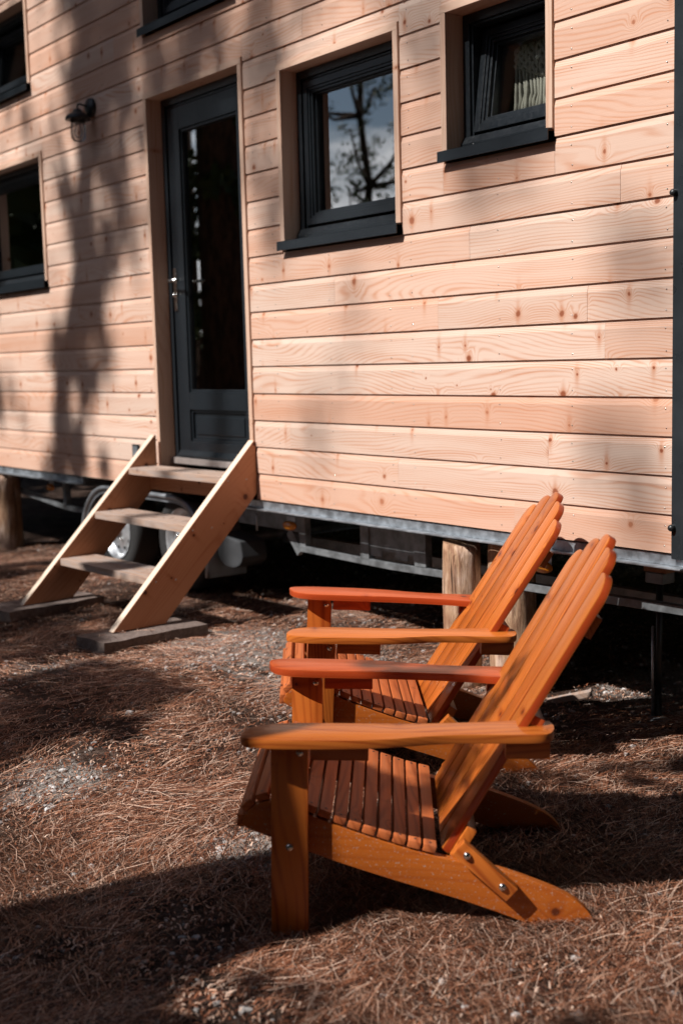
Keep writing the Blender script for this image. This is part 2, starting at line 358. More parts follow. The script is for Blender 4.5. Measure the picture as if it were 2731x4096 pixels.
# needles ---------------------------------------------------------------
def flow(x, y):
    return 1.2*mn.noise(Vector((x*0.9, y*0.9, 3.3)))*3.0 + 1.5*mn.noise(Vector((x*3.1, y*3.1, 9.3)))
camp = np.array([0, -3.399, 0.682])
def scatter(n, want):
    out = []
    while len(out) < n:
        # sample in camera-ish polar space: more samples near
        d = 1.9*(9.5/1.9)**(random.random()**0.95)
        a = R(random.uniform(-19, 19))
        fx, fy = -0.7922, 0.5982; nn = math.hypot(fx, fy); fx /= nn; fy /= nn
        x = (fx*math.cos(a)-fy*math.sin(a))*d; y = (fx*math.sin(a)+fy*math.cos(a))*d-3.399
        if y > 3.0: continue
        if want(x, y): out.append((x, y))
    return out
def litter_mesh(name, pts, mat, wmin, wmax, lmin, lmax, lift, palette):
    n = len(pts); V = np.zeros((n, 6, 3)); COL = np.zeros((n, 6, 4)); COL[..., 3] = 1
    for i, (x, y) in enumerate(pts):
        a = flow(x, y)+random.gauss(0, 0.75)
        L = random.uniform(lmin, lmax); w = random.uniform(wmin, wmax)*0.5
        bend = random.gauss(0, 0.12); z = G(x, y)+random.random()**2*lift+0.002
        tilt = random.gauss(0, 0.10)
        p0 = (-0.5*L*math.cos(a-bend), -0.5*L*math.sin(a-bend)); p2 = (0.5*L*math.cos(a+bend), 0.5*L*math.sin(a+bend))
        nxn, nyn = -math.sin(a)*w, math.cos(a)*w
        for k, (px, py, dz) in enumerate(((p0[0], p0[1], -tilt*L*.5), (0, 0, 0.004), (p2[0], p2[1], tilt*L*.5))):
            dz = max(dz, -0.002)
            V[i, 2*k] = (x+px+nxn, y+py+nyn, z+dz); V[i, 2*k+1] = (x+px-nxn, y+py-nyn, z+dz+w*0.6)
        c = palette[int(random.random()**1.08*len(palette))]; f = random.uniform(0.7, 1.2)
        COL[i, :, 0] = c[0]*f; COL[i, :, 1] = c[1]*f; COL[i, :, 2] = c[2]*f
    me = bpy.data.meshes.new(name)
    F = np.array([[0, 1, 3, 2], [2, 3, 5, 4]])[None]+(np.arange(n)*6)[:, None, None]
    me.vertices.add(n*6); me.vertices.foreach_set('co', V.ravel())
    me.loops.add(n*8); me.loops.foreach_set('vertex_index', F.ravel().astype(np.int32))
    me.polygons.add(n*2); me.polygons.foreach_set('loop_start', np.arange(0, n*8, 4, dtype=np.int32))
    me.update(calc_edges=True)
    ca = me.color_attributes.new('tone', 'FLOAT_COLOR', 'POINT'); ca.data.foreach_set('color', COL.ravel())
    me.materials.append(mat)
    return link(name, me)
s = NT('dry_pine_needle'); at = s.n('ShaderNodeVertexColor'); at.layer_name = 'tone'
M['needle'] = s.fin(at.outputs[0], 0.55, spec=0.35)
PAL = [(0.25, 0.088, 0.042), (0.12, 0.040, 0.020), (0.36, 0.155, 0.085), (0.06, 0.023, 0.014), (0.50, 0.28, 0.185), (0.03, 0.014, 0.009), (0.66, 0.46, 0.35)]
def litter_ok(x, y):
    if y > 0.9 and random.random() < 0.7: return False
    dens = 0.62+1.0*mn.noise(Vector((x*1.7, y*1.7, 7)))+0.5*mn.noise(Vector((x*5, y*5, 2)))
    dens *= (1-0.9*sandy(x, y))
    return random.random() < dens
pn = litter_mesh('pine_needles', scatter(135000, litter_ok), M['needle'], 0.0009, 0.0018, 0.05, 0.14, 0.016, PAL)
tag(pn, 'layer of fallen brown pine needles over the ground', 'pine needles', kind='stuff')
fr_ = litter_mesh('litter_fragments', scatter(70000, lambda x, y: random.random() < 0.8), M['needle'], 0.0015, 0.0050, 0.008, 0.028, 0.010, PAL)
tag(fr_, 'crumbled bark flakes and broken needle bits over the soil', 'forest litter', kind='stuff')
# small stones and grit
def stones(name, pts, rmin, rmax, mat):
    ico = bmesh.new(); bmesh.ops.create_icosphere(ico, subdivisions=1, radius=1); base = np.array([v.co[:] for v in ico.verts]); tri = np.array([[v.index for v in f.verts] for f in ico.faces]); ico.free()
    n = len(pts); V = np.zeros((n, len(base), 3))
    for i, (x, y) in enumerate(pts):
        r = rmin*(rmax/rmin)**(random.random()**2.2); a = random.random()*6.28
        sc = np.array([random.uniform(.7, 1.3), random.uniform(.6, 1.1), random.uniform(.4, .8)])*r
        B = base*sc*(1+0.25*rng.random((len(base), 1))); ca, sa = math.cos(a), math.sin(a)
        V[i, :, 0] = x+B[:, 0]*ca-B[:, 1]*sa; V[i, :, 1] = y+B[:, 0]*sa+B[:, 1]*ca; V[i, :, 2] = B[:, 2]+G(x, y)+r*0.3
    F = (tri[None]+(np.arange(n)*len(base))[:, None, None]).reshape(-1, 3)
    me = bpy.data.meshes.new(name); me.from_pydata(V.reshape(-1, 3).tolist(), [], F.tolist()); me.materials.append(mat); return link(name, me)
s = NT('pale_grit'); n = s.noise(s.objco(), 40, 2); M['grit'] = s.fin(s.ramp(n, [(0.3, (0.16, 0.14, 0.13)), (0.5, (0.36, 0.33, 0.31)), (0.7, (0.62, 0.58, 0.56))]), 0.8)
gp = stones('gravel', scatter(10000, lambda x, y: random.random() < 0.10+0.9*sandy(x, y)), 0.0016, 0.013, M['grit'])
tag(gp, 'fine pale grit and small stones lying among the needles', 'gravel', kind='stuff')

for i, (tx, ty, ta, tl, lb) in enumerate(((-2.35, -2.28, 0.4, 0.16, 'thin bent twig on the ground nearest to the viewer'), (-3.35, -1.9, 2.6, 0.20, 'grey-brown twig on the litter left of the front chair'), (-4.3, -1.45, 0.2, 0.22, 'dark twig lying between the steps and the rear chair'), (-2.25, -0.75, 2.2, 0.24, 'sunlit twig lying behind the front chair'))):
    tw = MB(); pp = []
    for j in range(6):
        u = j/5-0.5; xx = tx+math.cos(ta)*u*tl-math.sin(ta)*0.02*math.sin(j*1.3); yy = ty+math.sin(ta)*u*tl+math.cos(ta)*0.02*math.sin(j*1.3)
        pp.append((xx-tx, yy-ty, G(xx, yy)-G(tx, ty)+0.006+0.004*(j % 2)))
    tw.tube(pp, [0.0034, 0.0032, 0.003, 0.0026, 0.002, 0.0012], 6)
    tag(tw.build('twig', M['bark'], None, Matrix.Translation((tx, ty, G(tx, ty)))), lb, 'twig', 'twigs on the forest floor')
# ------------------------------------------------------------------ tiny house
house = empty('tiny_house', (-6.0, 1.2, 0.0))
tag(house, 'timber clad tiny house on a galvanised two-axle trailer', 'tiny house')
HI = Matrix.Translation((6.0, -1.2, 0.0))     # child offset so parts can be given in world coordinates
def part(mb, name, mats, bevel=0, smooth=False, parent=None):
    """mb geometry in world coordinates -> child of house with its own local origin at world origin"""
    return mb.build(name, mats, parent or house, HI if parent is None else None, bevel, smooth)
P_ = 0.132; XR = -2.65; XL = -10.2; ROWS = 25
OPEN = {'door': (-6.145, -5.23, 0.0, 2.106), 'w2': (-4.875, -4.063, 1.197, 2.01), 'w3': (-3.743, -3.214, 1.443, 2.008),
        'up': (-6.135, -5.27, 2.428, 3.05), 'lu': (-8.55, -7.66, 2.424, 2.98), 'll': (-8.75, -7.55, 1.191, 2.003)}
LIN = 0.031
PROF = [(0, .0048), (0, .106), (.0062, .1290), (.0080, .1294), (.0080, .1364), (.0140, .1364), (.0140, .1250), (.0205, .1250), (.0205, .0120), (.0075, .0120), (.0075, .0048)]
JOINTS = {0: [-3.4], 1: [-4.09, -7.3], 2: [-4.89, -3.22], 3: [-6.9], 5: [-2.95], 6: [-3.82, -3.03], 7: [-4.51, -7.1], 8: [-3.63], 9: [-2.88, -7.2], 12: [-6.7], 15: [-3.92], 16: [-7.0, -4.7], 18: [-3.3, -6.5], 20: [-5.6], 21: [-7.1]}
PLEN = {}
def plank(row, x0, x1, zc0=None, zc1=None):
    L = x1-x0
    pr = PROF
    if zc0 is not None or zc1 is not None:
        lo = zc0-row*P_ if zc0 is not None else -1; hi = zc1-row*P_ if zc1 is not None else 1
        pr = [(y, min(max(z, lo), hi)) for y, z in PROF]
        # merge duplicates
        q = []
        for p in pr:
            if not q or (abs(p[0]-q[-1][0]) > 1e-5 or abs(p[1]-q[-1][1]) > 1e-5): q.append(p)
        pr = q
        if max(z for _, z in pr)-min(z for _, z in pr) < 0.008: return
    y0 = random.uniform(-0.0006, 0.0006)
    mb = MB(); mb.prism([(y+y0, z) for y, z in pr], 0, L, 'x')
    mb.build('plank', M['clad'], house, HI @ Matrix.Translation((x0, 0, row*P_)))
nails = MB()
STUDS = [-2.685, -3.10, -3.47, -3.98, -4.12, -4.55, -4.98, -5.13, -6.24, -6.65, -7.05, -7.48, -7.9, -8.3]
for row in range(ROWS):
    z0, z1 = row*P_, (row+1)*P_
    cuts = [XL, XR]; solid = []
    spans = [(XL, XR, None, None)]
    for k, (a, b, c, d) in OPEN.items():
        a2, b2 = a-LIN-0.002, b+LIN+0.002; d2 = d+LIN+0.002; c2 = c-0.002
        if k == 'door': c2 = -1
        if d2 <= z0+0.006 or c2 >= z1-0.0005+0.005: continue
        new = []
        for (s0, s1, lo, hi) in spans:
            if b2 <= s0 or a2 >= s1: new.append((s0, s1, lo, hi)); continue
            if a2 > s0: new.append((s0, a2, lo, hi))
            if b2 < s1: new.append((b2, s1, lo, hi))
            if d2 < z1: new.append((a2, b2, d2, None))     # strip above
            if c2 > z0+0.005: new.append((a2, b2, None, c2))       # strip below
        spans = new
    for (s0, s1, lo, hi) in spans:
        js = [j for j in JOINTS.get(row, []) if s0+0.15 < j < s1-0.15]
        e = [s0]+js+[s1]
        for a, b in zip(e, e[1:]):
            plank(row, a+0.0004, b-0.0004, lo, hi)
        for sx in STUDS:
            if s0+0.01 < sx < s1-0.01:
                for zz in (z0+0.028, z0+0.098):
                    if (lo is None or zz > lo+.01) and (hi is None or zz < hi-.01):
                        nx_ = sx+random.uniform(-.004, .004); nails.lathe([(0.0, -0.0016), (0.0024, -0.0014), (0.0026, 0.001)], (nx_, 0, zz+random.uniform(-.004, .004)), 'y', 6)
nl = part(nails, 'nails', M['chrome']); nl['kind'] = 'stuff'

# wall core, floor, roof, back
core = MB()
YC0, YC1 = 0.022, 0.14
def core_fill(x0, x1, z0, z1): core.box(x0, x1, YC0, YC1, z0, z1)
xs = sorted(set([XL, XR]+[v for a, b, c, d in OPEN.values() for v in (a-LIN, b+LIN)]))
ZT = 3.3
for a, b in zip(xs, xs[1:]):
    m = (a+b)/2; holes = sorted([(c-0.0 if k != 'door' else 0.10, d+LIN) for k, (p, q_, c, d) in OPEN.items() if p-LIN-1e-4 <= m <= q_+LIN+1e-4])
    z = 0.0
    for c, d in holes:
        if c > z: core_fill(a, b, z, c)
        z = d
    core_fill(a, b, z, ZT)
part(core, 'wall_core', M['dark'])
part(MB().box(XL, XR, 0.022, 2.45, -0.0, 0.09), 'floor_deck', M['int'])
part(MB().box(XL, XR, 2.35, 2.45, 0.092, 3.28), 'rear_wall', M['int'])
part(MB().box(XL, XL+0.1, 0.142, 2.348, 0.092, 3.28), 'end_wall', M['int'])
part(MB().box(XR-0.1, XR, 0.142, 2.348, 0.092, 3.28), 'end_wall', M['int'])
part(MB().prism([(-0.12, 3.302), (2.6, 3.302), (2.6, 3.36), (-0.12, 3.36)], XL-0.1, XR+0.1, 'x'), 'roof', M['panel'])
# dark corner sheet at the right end
pn_ = MB(); pn_.prism([(XR+0.001, -0.014), (XR+0.27, -0.014), (XR+0.27, 2.5), (XR+0.001, 2.5)], -0.012, 3.301, 'z')
sheet = part(pn_, 'corner_sheet', M['panel'], 0.003)
for bz in (1.195, 0.095, 2.3):
    b_ = MB(); b_.lathe([(0, -0.020), (0.009, -0.018), (0.012, -0.012), (0.012, -0.002)], (XR+0.008, -0.013, bz), 'y', 10)
    part(b_, 'bolt', M['black'])
for xb in (XR+0.012,):
    pass

# reveals ---------------------------------------------------------------
def board(name, mat, x0, x1, y0, y1, z0, z1, axis, parent=None, bevel=0.0012):
    """box whose local X runs along the grain axis; given in world coords, child of house"""
    c = Vector(((x0+x1)/2, (y0+y1)/2, (z0+z1)/2)); d = Vector((x1-x0, y1-y0, z1-z0))
    if axis == 'x': Rm = Matrix.Identity(3); h = d/2
    elif axis == 'z': Rm = Matrix(((0, 0, -1), (0, 1, 0), (1, 0, 0))); h = Vector((d.z, d.y, d.x))/2
    else: Rm = Matrix(((0, -1, 0), (1, 0, 0), (0, 0, 1))); h = Vector((d.y, d.x, d.z))/2
    mb = MB().box(-h.x, h.x, -h.y, h.y, -h.z, h.z)
    par = parent or house
    base = HI if parent is None else Matrix.Identity(4)
    return mb.build(name, mat, par, base @ Matrix.Translation(c) @ Rm.to_4x4(), bevel)
def sub_of(root, kind, mat):
    pass
YF = -0.010
for k, (a, b, c, d) in OPEN.items():
    zb = c if k != 'door' else 0.10
    lo = zb+0.040 if k != 'door' else zb
    board('reveal_board', M['trim'], a-LIN, a, YF, 0.16, lo, d, 'z')
    board('reveal_board', M['trim'], b, b+LIN, YF, 0.16, lo, d, 'z')
    board('reveal_board', M['trim'], a-LIN, b+LIN, YF-0.0005, 0.16, d+0.0005, d+LIN, 'x')

def frame_ring(mb, x0, x1, z0, z1, w, y0, y1, wb=None):
    wb = wb or w
    mb.box(x0, x0+w, y0, y1, z0, z1); mb.box(x1-w, x1, y0, y1, z0, z1)
    mb.box(x0+w, x1-w, y0, y1, z1-w, z1); mb.box(x0+w, x1-w, y0, y1, z0, z0+wb)
def stepped(mb, x0, x1, z0, z1, y, ws, ds):
    """moulded frame: nested rings, each a bit further back"""
    o = 0
    for w, dd in zip(ws, ds):
        frame_ring(mb, x0+o, x1-o, z0+o, z1-o, w, y+dd, y+0.06); o += w
    return o
def window(k, tilt=False):
    a, b, c, d = OPEN[k]
    root = MB(); sill_t = c+0.042
    Y = 0.083
    # fixed frame
    stepped(root, a, b, sill_t+0.012, d, Y, (0.036, 0.010), (0, 0.012))
    fr = part(root, 'window', M['anth'], 0.002)
    sill = MB(); sill.box(a-LIN, b+LIN, -0.034, -0.030, c, c+0.041); sill.prism([(-0.034, sill_t), (Y-0.002, sill_t+0.012), (Y-0.002, sill_t+0.007), (-0.030, sill_t-0.005)], a-LIN+0.0, b+LIN, 'x')
    sill.build('window_sill', M['anth'], fr, None, 0.001)
    dr = MB().prism([(Y-0.020, sill_t+0.006), (Y-0.020, sill_t+0.030), (Y-0.004, sill_t+0.058), (Y-0.001, sill_t+0.058), (Y-0.001, sill_t+0.010)], a+0.002, b-0.002, 'x')
    for hx in (a+0.06, b-0.06):
        pass
    dr.build('drip_rail', M['anth'], fr, None, 0.002)
    for hx in (a+0.07, b-0.045):
        hl = MB().lathe([(0, -0.0212), (0.006, -0.0208), (0.0075, -0.0195)], (hx, Y+0.0, sill_t+0.020), 'y', 10); hl.build('drain_hole', M['black'], fr)
    # sash
    sx0, sx1, sz0, sz1 = a+0.050, b-0.050, sill_t+0.072, d-0.052
    S = MB(); oo = stepped(S, 0, sx1-sx0, 0, sz1-sz0, 0, (0.030, 0.012, 0.012, 0.008), (0.0, 0.006, 0.014, 0.030))
    Msash = Matrix.Translation((sx0, Y+0.002, sz0)) @ (Matrix.Rotation(R(-7.5), 4, 'X') if tilt else Matrix.Identity(4))
    if tilt: Msash = Matrix.Translation((sx0, Y+0.006, sz0)) @ Matrix.Rotation(R(-8), 4, 'X')
    sa = S.build('sash', M['anth'], fr, Msash, 0.0015)
    gl = MB().box(oo-0.004, sx1-sx0-oo+0.004, 0.044, 0.050, oo-0.004, sz1-sz0-oo+0.004)
    gl.build('pane', M['glass_clear'] if tilt else M['glass'], fr, Msash)
    return fr
window('w2'); window('w3', True); window('up'); window('lu', True); window('ll')

# door --------------------------------------------------------------------
a, b, c, d = OPEN['door']; Y = 0.083
dm = MB(); frame_ring(dm, a, b, 0.17, d, 0.040, Y, Y+0.06, 0.001); frame_ring(dm, a+0.04, b-0.04, 0.17, d-0.04, 0.012, Y+0.014, Y+0.06, 0.001)
dfr = part(dm, 'door_frame', M['anth'], 0.002)
MB().box(a+0.001, b-0.001, Y-0.028, Y+0.06, 0.136, 0.169).build('threshold', M['thresh'], dfr, None, 0.002)
lx0, lx1, lz0, lz1 = a+0.056, b-0.056, 0.178, d-0.058
leaf = MB(); st_ = 0.118
leaf.box(lx0, lx0+st_, Y+0.004, Y+0.06, lz0, lz1); leaf.box(lx1-st_, lx1, Y+0.004, Y+0.06, lz0, lz1)
leaf.box(lx0+st_, lx1-st_, Y+0.004, Y+0.06, lz1-0.118, lz1); leaf.box(lx0+st_, lx1-st_, Y+0.004, Y+0.06, 0.435, 0.530)
leaf.box(lx0+st_, lx1-st_, Y+0.004, Y+0.06, lz0, 0.262)
for (z0_, z1_) in ((0.530, lz1-0.118), (0.262, 0.435)):
    frame_ring(leaf, lx0+st_, lx1-st_, z0_, z1_, 0.014, Y+0.014, Y+0.055)
leaf.prism([(Y-0.012, lz0-0.004), (Y-0.012, lz0+0.006), (Y+0.003, lz0+0.034), (Y+0.003, lz0-0.004)], lx0, lx1, 'x')
door = part(leaf, 'door', M['anth'], 0.0018)
pl_ = MB(); px0, px1 = lx0+st_+0.014, lx1-st_-0.014
pl_.box(px0, px1, Y+0.026, Y+0.05, 0.276, 0.421); pl_.box(px0+0.03, px1-0.03, Y+0.020, Y+0.026, 0.300, 0.397)
pl_.build('lower_panel', M['anth'], door, None, 0.003)
MB().box(px0-0.004, px1+0.004, Y+0.030, Y+0.036, 0.540, lz1-0.128).build('pane', M['glass'], door)
hx, hz_ = -6.064, 1.135
hd = MB(); hd.box(hx-0.015, hx+0.015, Y-0.004, Y+0.004, 0.975, 1.205)
hd.build('handle_plate', M['chrome'], door, None, 0.003)
hd = MB(); hd.tube([(hx, Y-0.004, hz_), (hx, Y-0.045, hz_), (hx+0.02, Y-0.052, hz_), (hx+0.115, Y-0.052, hz_)], [0.010, 0.009, 0.009, 0.0085], 10)
hd.build('handle', M['chrome'], door)
hd = MB(); hd.lathe([(0, -0.016), (0.010, -0.014), (0.012, 0)], (hx, Y-0.003, 1.058), 'y', 12); hd.build('lock_cylinder', M['chrome'], door)
hd = MB(); hd.tube([(hx, Y+0.06, hz_), (hx, Y+0.105, hz_), (hx+0.02, Y+0.112, hz_), (hx+0.125, Y+0.112, hz_)], 0.009, 10); hd.build('handle', M['chrome'], door)
# small dark vent/socket plate low on the wall
sk = MB(); sk.box(-6.478, -6.40, -0.010, -0.0012, 0.158, 0.232); sk.box(-6.468, -6.41, -0.013, -0.010, 0.166, 0.224, 1)
part(sk, 'inlet_socket', [M['anth'], M['galv']], 0.002)

# chassis -------------------------------------------------------------------
def cbeam(x0, x1, name='chassis_beam'):
    mb = MB(); mb.box(x0, x1, 0.010, 0.016, -0.040, -0.002); mb.box(x0, x1, -0.030, 0.0095, -0.046, -0.040); mb.box(x0, x1, 0.0165, 0.12, -0.012, -0.006)
    return part(mb, name, M['galv'], 0.0012)
cbeam(-5.34, -2.60); cbeam(-10.1, -7.20)
YS = 0.12
def bar(p0, p1, w, y0, y1, name, mat='galv_dark', mb=None):
    """rectangular bar in the XZ plane from p0 to p1"""
    d_ = Vector((p1[0]-p0[0], p1[1]-p0[1])); n_ = Vector((-d_.y, d_.x)).normalized()*w/2
    pts = [(p0[0]-n_.x, p0[1]-n_.y), (p1[0]-n_.x, p1[1]-n_.y), (p1[0]+n_.x, p1[1]+n_.y), (p0[0]+n_.x, p0[1]+n_.y)]
    own = mb is None
    mb = mb or MB(); mb.prism(pts, y0, y1, 'y')
    if own: return part(mb, name, M[mat], 0.0015)
def truss(sgn, ox):
    X = lambda x: ox+sgn*x
    # offsets measured from the marker light post (x grows towards the house end)
    bar((X(0.02), -0.238), (X(0.70), -0.247), 0.030, YS, YS+0.04, 'lower_rail')
    bar((X(0.695), -0.247), (X(2.4), -0.217 if sgn > 0 else -0.2), 0.031, YS+0.001, YS+0.041, 'lower_rail')
    bar((X(0.03), -0.05), (X(0.03), -0.255), 0.05, YS+0.002, YS+0.038, 'post')
    bar((X(0.53), -0.05), (X(0.53), -0.232), 0.062, YS-0.002, YS+0.036, 'post')
    bar((X(-0.09), -0.16), (X(0.0), -0.262), 0.05, YS+0.003, YS+0.03, 'brace')
    bar((X(-0.55), -0.115), (X(0.02), -0.118), 0.085, YS+0.006, YS+0.03, 'side_member')
truss(1, -5.02)
bar((-4.10, -0.05), (-4.10, -0.225), 0.075, YS-0.001, YS+0.037, 'post')
plt = MB()
X0, X1, Z0, Z1 = -4.488, -4.138, -0.212, -0.050; w = 0.022
# plate with notched slots: middle + ribs leave real openings
plt.box(X0, X1, YS+0.006, YS+0.010, Z0+0.028, Z1-0.028)
for (u0, u1) in ((X0+0.03, X0+0.115), (X0+0.205, X0+0.30)):
    plt.box(u0, u1, YS+0.006, YS+0.010, Z0, Z0+0.028); plt.box(u0, u1, YS+0.006, YS+0.010, Z1-0.028, Z1)
plt.box(X1-0.012, X1, YS+0.006, YS+0.010, Z0, Z0+0.028); plt.box(X1-0.012, X1, YS+0.006, YS+0.010, Z1-0.028, Z1)
part(plt, 'slotted_plate', M['galv_dark'], 0)
for x_ in (-2.0, ):
    pass
# left part of the sub-frame seen beyond the steps
bar((-8.75, -0.05), (-8.75, -0.20), 0.04, YS, YS+0.04, 'post')
bar((-7.72, -0.05), (-7.72, -0.235), 0.045, YS, YS+0.04, 'post')
bar((-8.6, -0.175), (-7.72, -0.245), 0.03, YS+0.002, YS+0.036, 'lower_rail')
bar((-7.72, -0.245), (-7.36, -0.25), 0.03, YS+0.001, YS+0.037, 'lower_rail')
# far longitudinal members and cross members (dark)
for yy in (0.9, 1.9): part(MB().box(-10.0, -2.7, yy, yy+0.06, -0.19, -0.02), 'main_rail', M['galv_dark'])
for xx in (-9.2, -8.2, -7.6, -5.4, -4.6, -3.6, -2.8): part(MB().box(xx, xx+0.05, 0.2, 2.3, -0.10, -0.004), 'cross_member', M['galv_dark'])
part(MB().box(-5.6, -2.62, 0.42, 0.46, -0.30, -0.245), 'rear_bar', M['galv_dark'])
# marker lamps
for mx_, mz_ in ((-5.092, -0.131), (-7.93, -0.125), (-3.37, -0.140)):
    o = MB(); o.lathe([(0.0, -0.016), (0.55, -0.0145), (0.85, -0.010), (1.0, -0.002), (1.0, 0.004)], (0, 0, 0), 'y', 20)
    for v in o.bm.verts: v.co = Vector((mx_+v.co.x*0.054, YS-0.002+v.co.y, mz_+v.co.z*0.024))
    mk = part(o, 'side_marker', M['amber'])
    MB().box(mx_-0.03, mx_+0.045, YS+0.0035, YS+0.006, mz_+0.012, mz_+0.045).build('bracket', M['galv'], mk)
bl_ = MB().tube([(-5.375, YS-0.01, -0.09), (-5.375, YS-0.01, -0.182)], [0.006, 0.006], 8); part(bl_, 'bolt', M['galv'])
# mudguard (tandem)
arc = []
def arcp(cx, cz, r, a0, a1, n): return [(cx+r*math.cos(R(a0+(a1-a0)*i/n)), cz+r*math.sin(R(a0+(a1-a0)*i/n))) for i in range(n+1)]
CZ = -0.405
outer = arcp(-6.92, CZ, 0.365, 178, 92, 10)+arcp(-6.10, CZ, 0.365, 88, -10, 12)
inner = [(x_, z_) for x_, z_ in (arcp(-6.92, CZ, 0.357, 178, 92, 10)+arcp(-6.10, CZ, 0.357, 88, -10, 12))]
f_ = MB()
for (o0, i0, o1, i1) in zip(outer, inner, outer[1:], inner[1:]):
    f_.prism([o0, o1, i1, i0], 0.03, 0.27, 'y')
edge = MB()
bmesh.ops.remove_doubles(f_.bm, verts=f_.bm.verts, dist=1e-5)
# rolled outer lip
lip = arcp(-6.92, CZ, 0.352, 178, 92, 10)+arcp(-6.10, CZ, 0.352, 88, -10, 12)
f_.tube([(x_, 0.03, z_) for x_, z_ in lip], 0.014, 8)
fnd = part(f_, 'mudguard', M['fender'])
side = MB(); ring_o = outer; ring_i = arcp(-6.92, CZ, 0.318, 178, 92, 10)+arcp(-6.10, CZ, 0.318, 88, -10, 12)
for (o0, i0, o1, i1) in zip(ring_o, ring_i, ring_o[1:], ring_i[1:]): side.prism([o0, o1, i1, i0], 0.034, 0.038, 'y')
side.build('mudguard_skirt', M['fender'], fnd)
flp = MB(); flp.prism([(-5.73, -0.22), (-5.50, -0.25), (-5.48, -0.33)]+[(-5.60+0.12*math.cos(R(a_)), -0.33-0.07*math.sin(R(a_))) for a_ in range(10, 171, 16)]+[(-5.72, -0.33)], 0.08, 0.24, 'y'); part(flp, 'mudguard_end', M['flap'], 0.008)
def wheel(cx, cz, r=0.285):
    y0 = 0.075
    t = MB(); t.lathe([(r*0.66, 0.02), (r*0.72, 0.004), (r*0.9, 0.0), (r*0.985, 0.018), (r, 0.05), (r, 0.13), (r*0.98, 0.165), (r*0.88, 0.18), (r*0.66, 0.17)], (0, 0, 0), 'y', 40)
    wroot = t.build('wheel', M['rubber'], house, HI @ Matrix.Translation((cx, y0, cz)))
    rm = MB(); rm.lathe([(r*0.665, 0.006), (r*0.63, 0.010), (r*0.60, 0.045), (r*0.52, 0.060), (r*0.36, 0.030), (r*0.22, 0.024), (r*0.17, 0.034), (r*0.15, 0.002), (r*0.08, -0.010), (0.0, -0.012)], (0, 0, 0), 'y', 40)
    rm.build('rim', M['rim'], wroot, Matrix.Translation((0, 0, 0)))
    for i in range(5):
        an = 2*math.pi*i/5+0.3
        bn = MB(); bn.lathe([(0.0, 0.012), (0.009, 0.014), (0.010, 0.035)], (math.cos(an)*r*0.27, 0, math.sin(an)*r*0.27), 'y', 6); bn.build('wheel_nut', M['chrome'], wroot)
    for i in range(10):
        an = 2*math.pi*i/10
        bn = MB(); bn.lathe([(0.0, 0.040), (0.013, 0.042), (0.014, 0.046)], (math.cos(an)*r*0.44, -0.002, math.sin(an)*r*0.44), 'y', 8); bn.build('vent_hole', M['black'], wroot)
    return wroot
wheel(-6.92, G0(-6.92, .2)+0.283); wheel(-6.10, G0(-6.1, .2)+0.283)
part(MB().tube([(-6.92, 0.2, -0.33), (-6.92, 2.2, -0.33)], 0.03, 8), 'axle', M['galv_dark']); part(MB().tube([(-6.10, 0.2, -0.33), (-6.10, 2.2, -0.33)], 0.03, 8), 'axle', M['galv_dark'])
for xx in (-6.92, -6.10):
    pass
# corner jack
jk = MB(); gz = G(-2.93, 0.274)
jk.tube([(-2.925, 0.274, -0.13), (-2.93, 0.274, gz+0.006)], [0.013, 0.013], 10)
J = part(jk, 'corner_jack', M['black'])
MB().box(-2.965, -2.885, 0.24, 0.31, -0.165, -0.125).build('jack_nut', M['galv_dark'], J, None, 0.004)
MB().lathe([(0.0, 0.012), (0.03, 0.010), (0.045, 0.0)], (-2.93, 0.274, gz), 'z', 16).build('foot', M['galv_dark'], J)
lo_ = MB().tube([(-2.945, 0.262, gz+0.01), (-2.945, 0.262, -0.33)], 0.006, 8); lo_.build('crank_rod', M['galv'], J)
board('support_block', M['step'], -2.98, -2.88, 0.25, 0.32, -0.124, -0.048, 'y')
bpy.data.objects['corner_jack']['label'] = 'thin black corner jack'

# things inside -------------------------------------------------------------
mc = empty('macrame_hanging', (-3.43, 0.235, 1.97)); tag(mc, 'cream knotted cotton macrame hanging behind the small tilted window', 'macrame')
def rel(o): return Matrix.Translation(-Vector(o.location))
rod = MB().tube([(-3.73, 0.235, 1.865), (-3.16, 0.235, 1.925)], 0.006, 8); rod.build('rod', M['int'], mc, rel(mc))
bd = MB()
x0c, x1c = -3.60, -3.17
NC = 24
def ztop(x): return 1.865+(x+3.73)*0.105-0.005
for i in range(NC):
    x_ = x0c+(x1c-x0c)*i/(NC-1); u = abs((i/(NC-1))-0.42)/0.5
    zb_ = ztop(x_)-0.055-0.11*max(0, 1-u)
    pts = []; n_ = 10
    for j in range(n_+1):
        z_ = ztop(x_)+(zb_-ztop(x_))*j/n_
        pts.append((x_+0.006*math.sin(j*1.9+i*3.14), 0.235+0.004*math.cos(j*2.3+i), z_))
    bd.tube(pts, [0.0075*(1+0.25*((j+i) % 2)) for j in range(n_+1)], 6)
bd.build('knotted_band', M['cotton'], mc, rel(mc))
for i in range(NC):
    x_ = x0c+(x1c-x0c)*i/(NC-1); u = abs((i/(NC-1))-0.42)/0.5
    zt_ = ztop(x_)-0.055-0.11*max(0, 1-u)
    ln = MB(); zb_ = 1.615+random.uniform(-.012, .015)
    ln.tube([(x_, 0.236, zt_), (x_+random.uniform(-.008, .008), 0.238, (zt_+zb_)/2), (x_+random.uniform(-.006, .006), 0.232, zb_+0.05), (x_+random.uniform(-.006, .006), 0.230, zb_)], [0.0055, 0.0055, 0.0065, 0.009], 6)
    ln.build('fringe_cord', M['cotton'], mc, rel(mc))
ic = empty('interior_chair', (-6.55, 0.95, 0.09)); tag(ic, 'dark round-backed armchair standing inside behind the door glass', 'armchair')
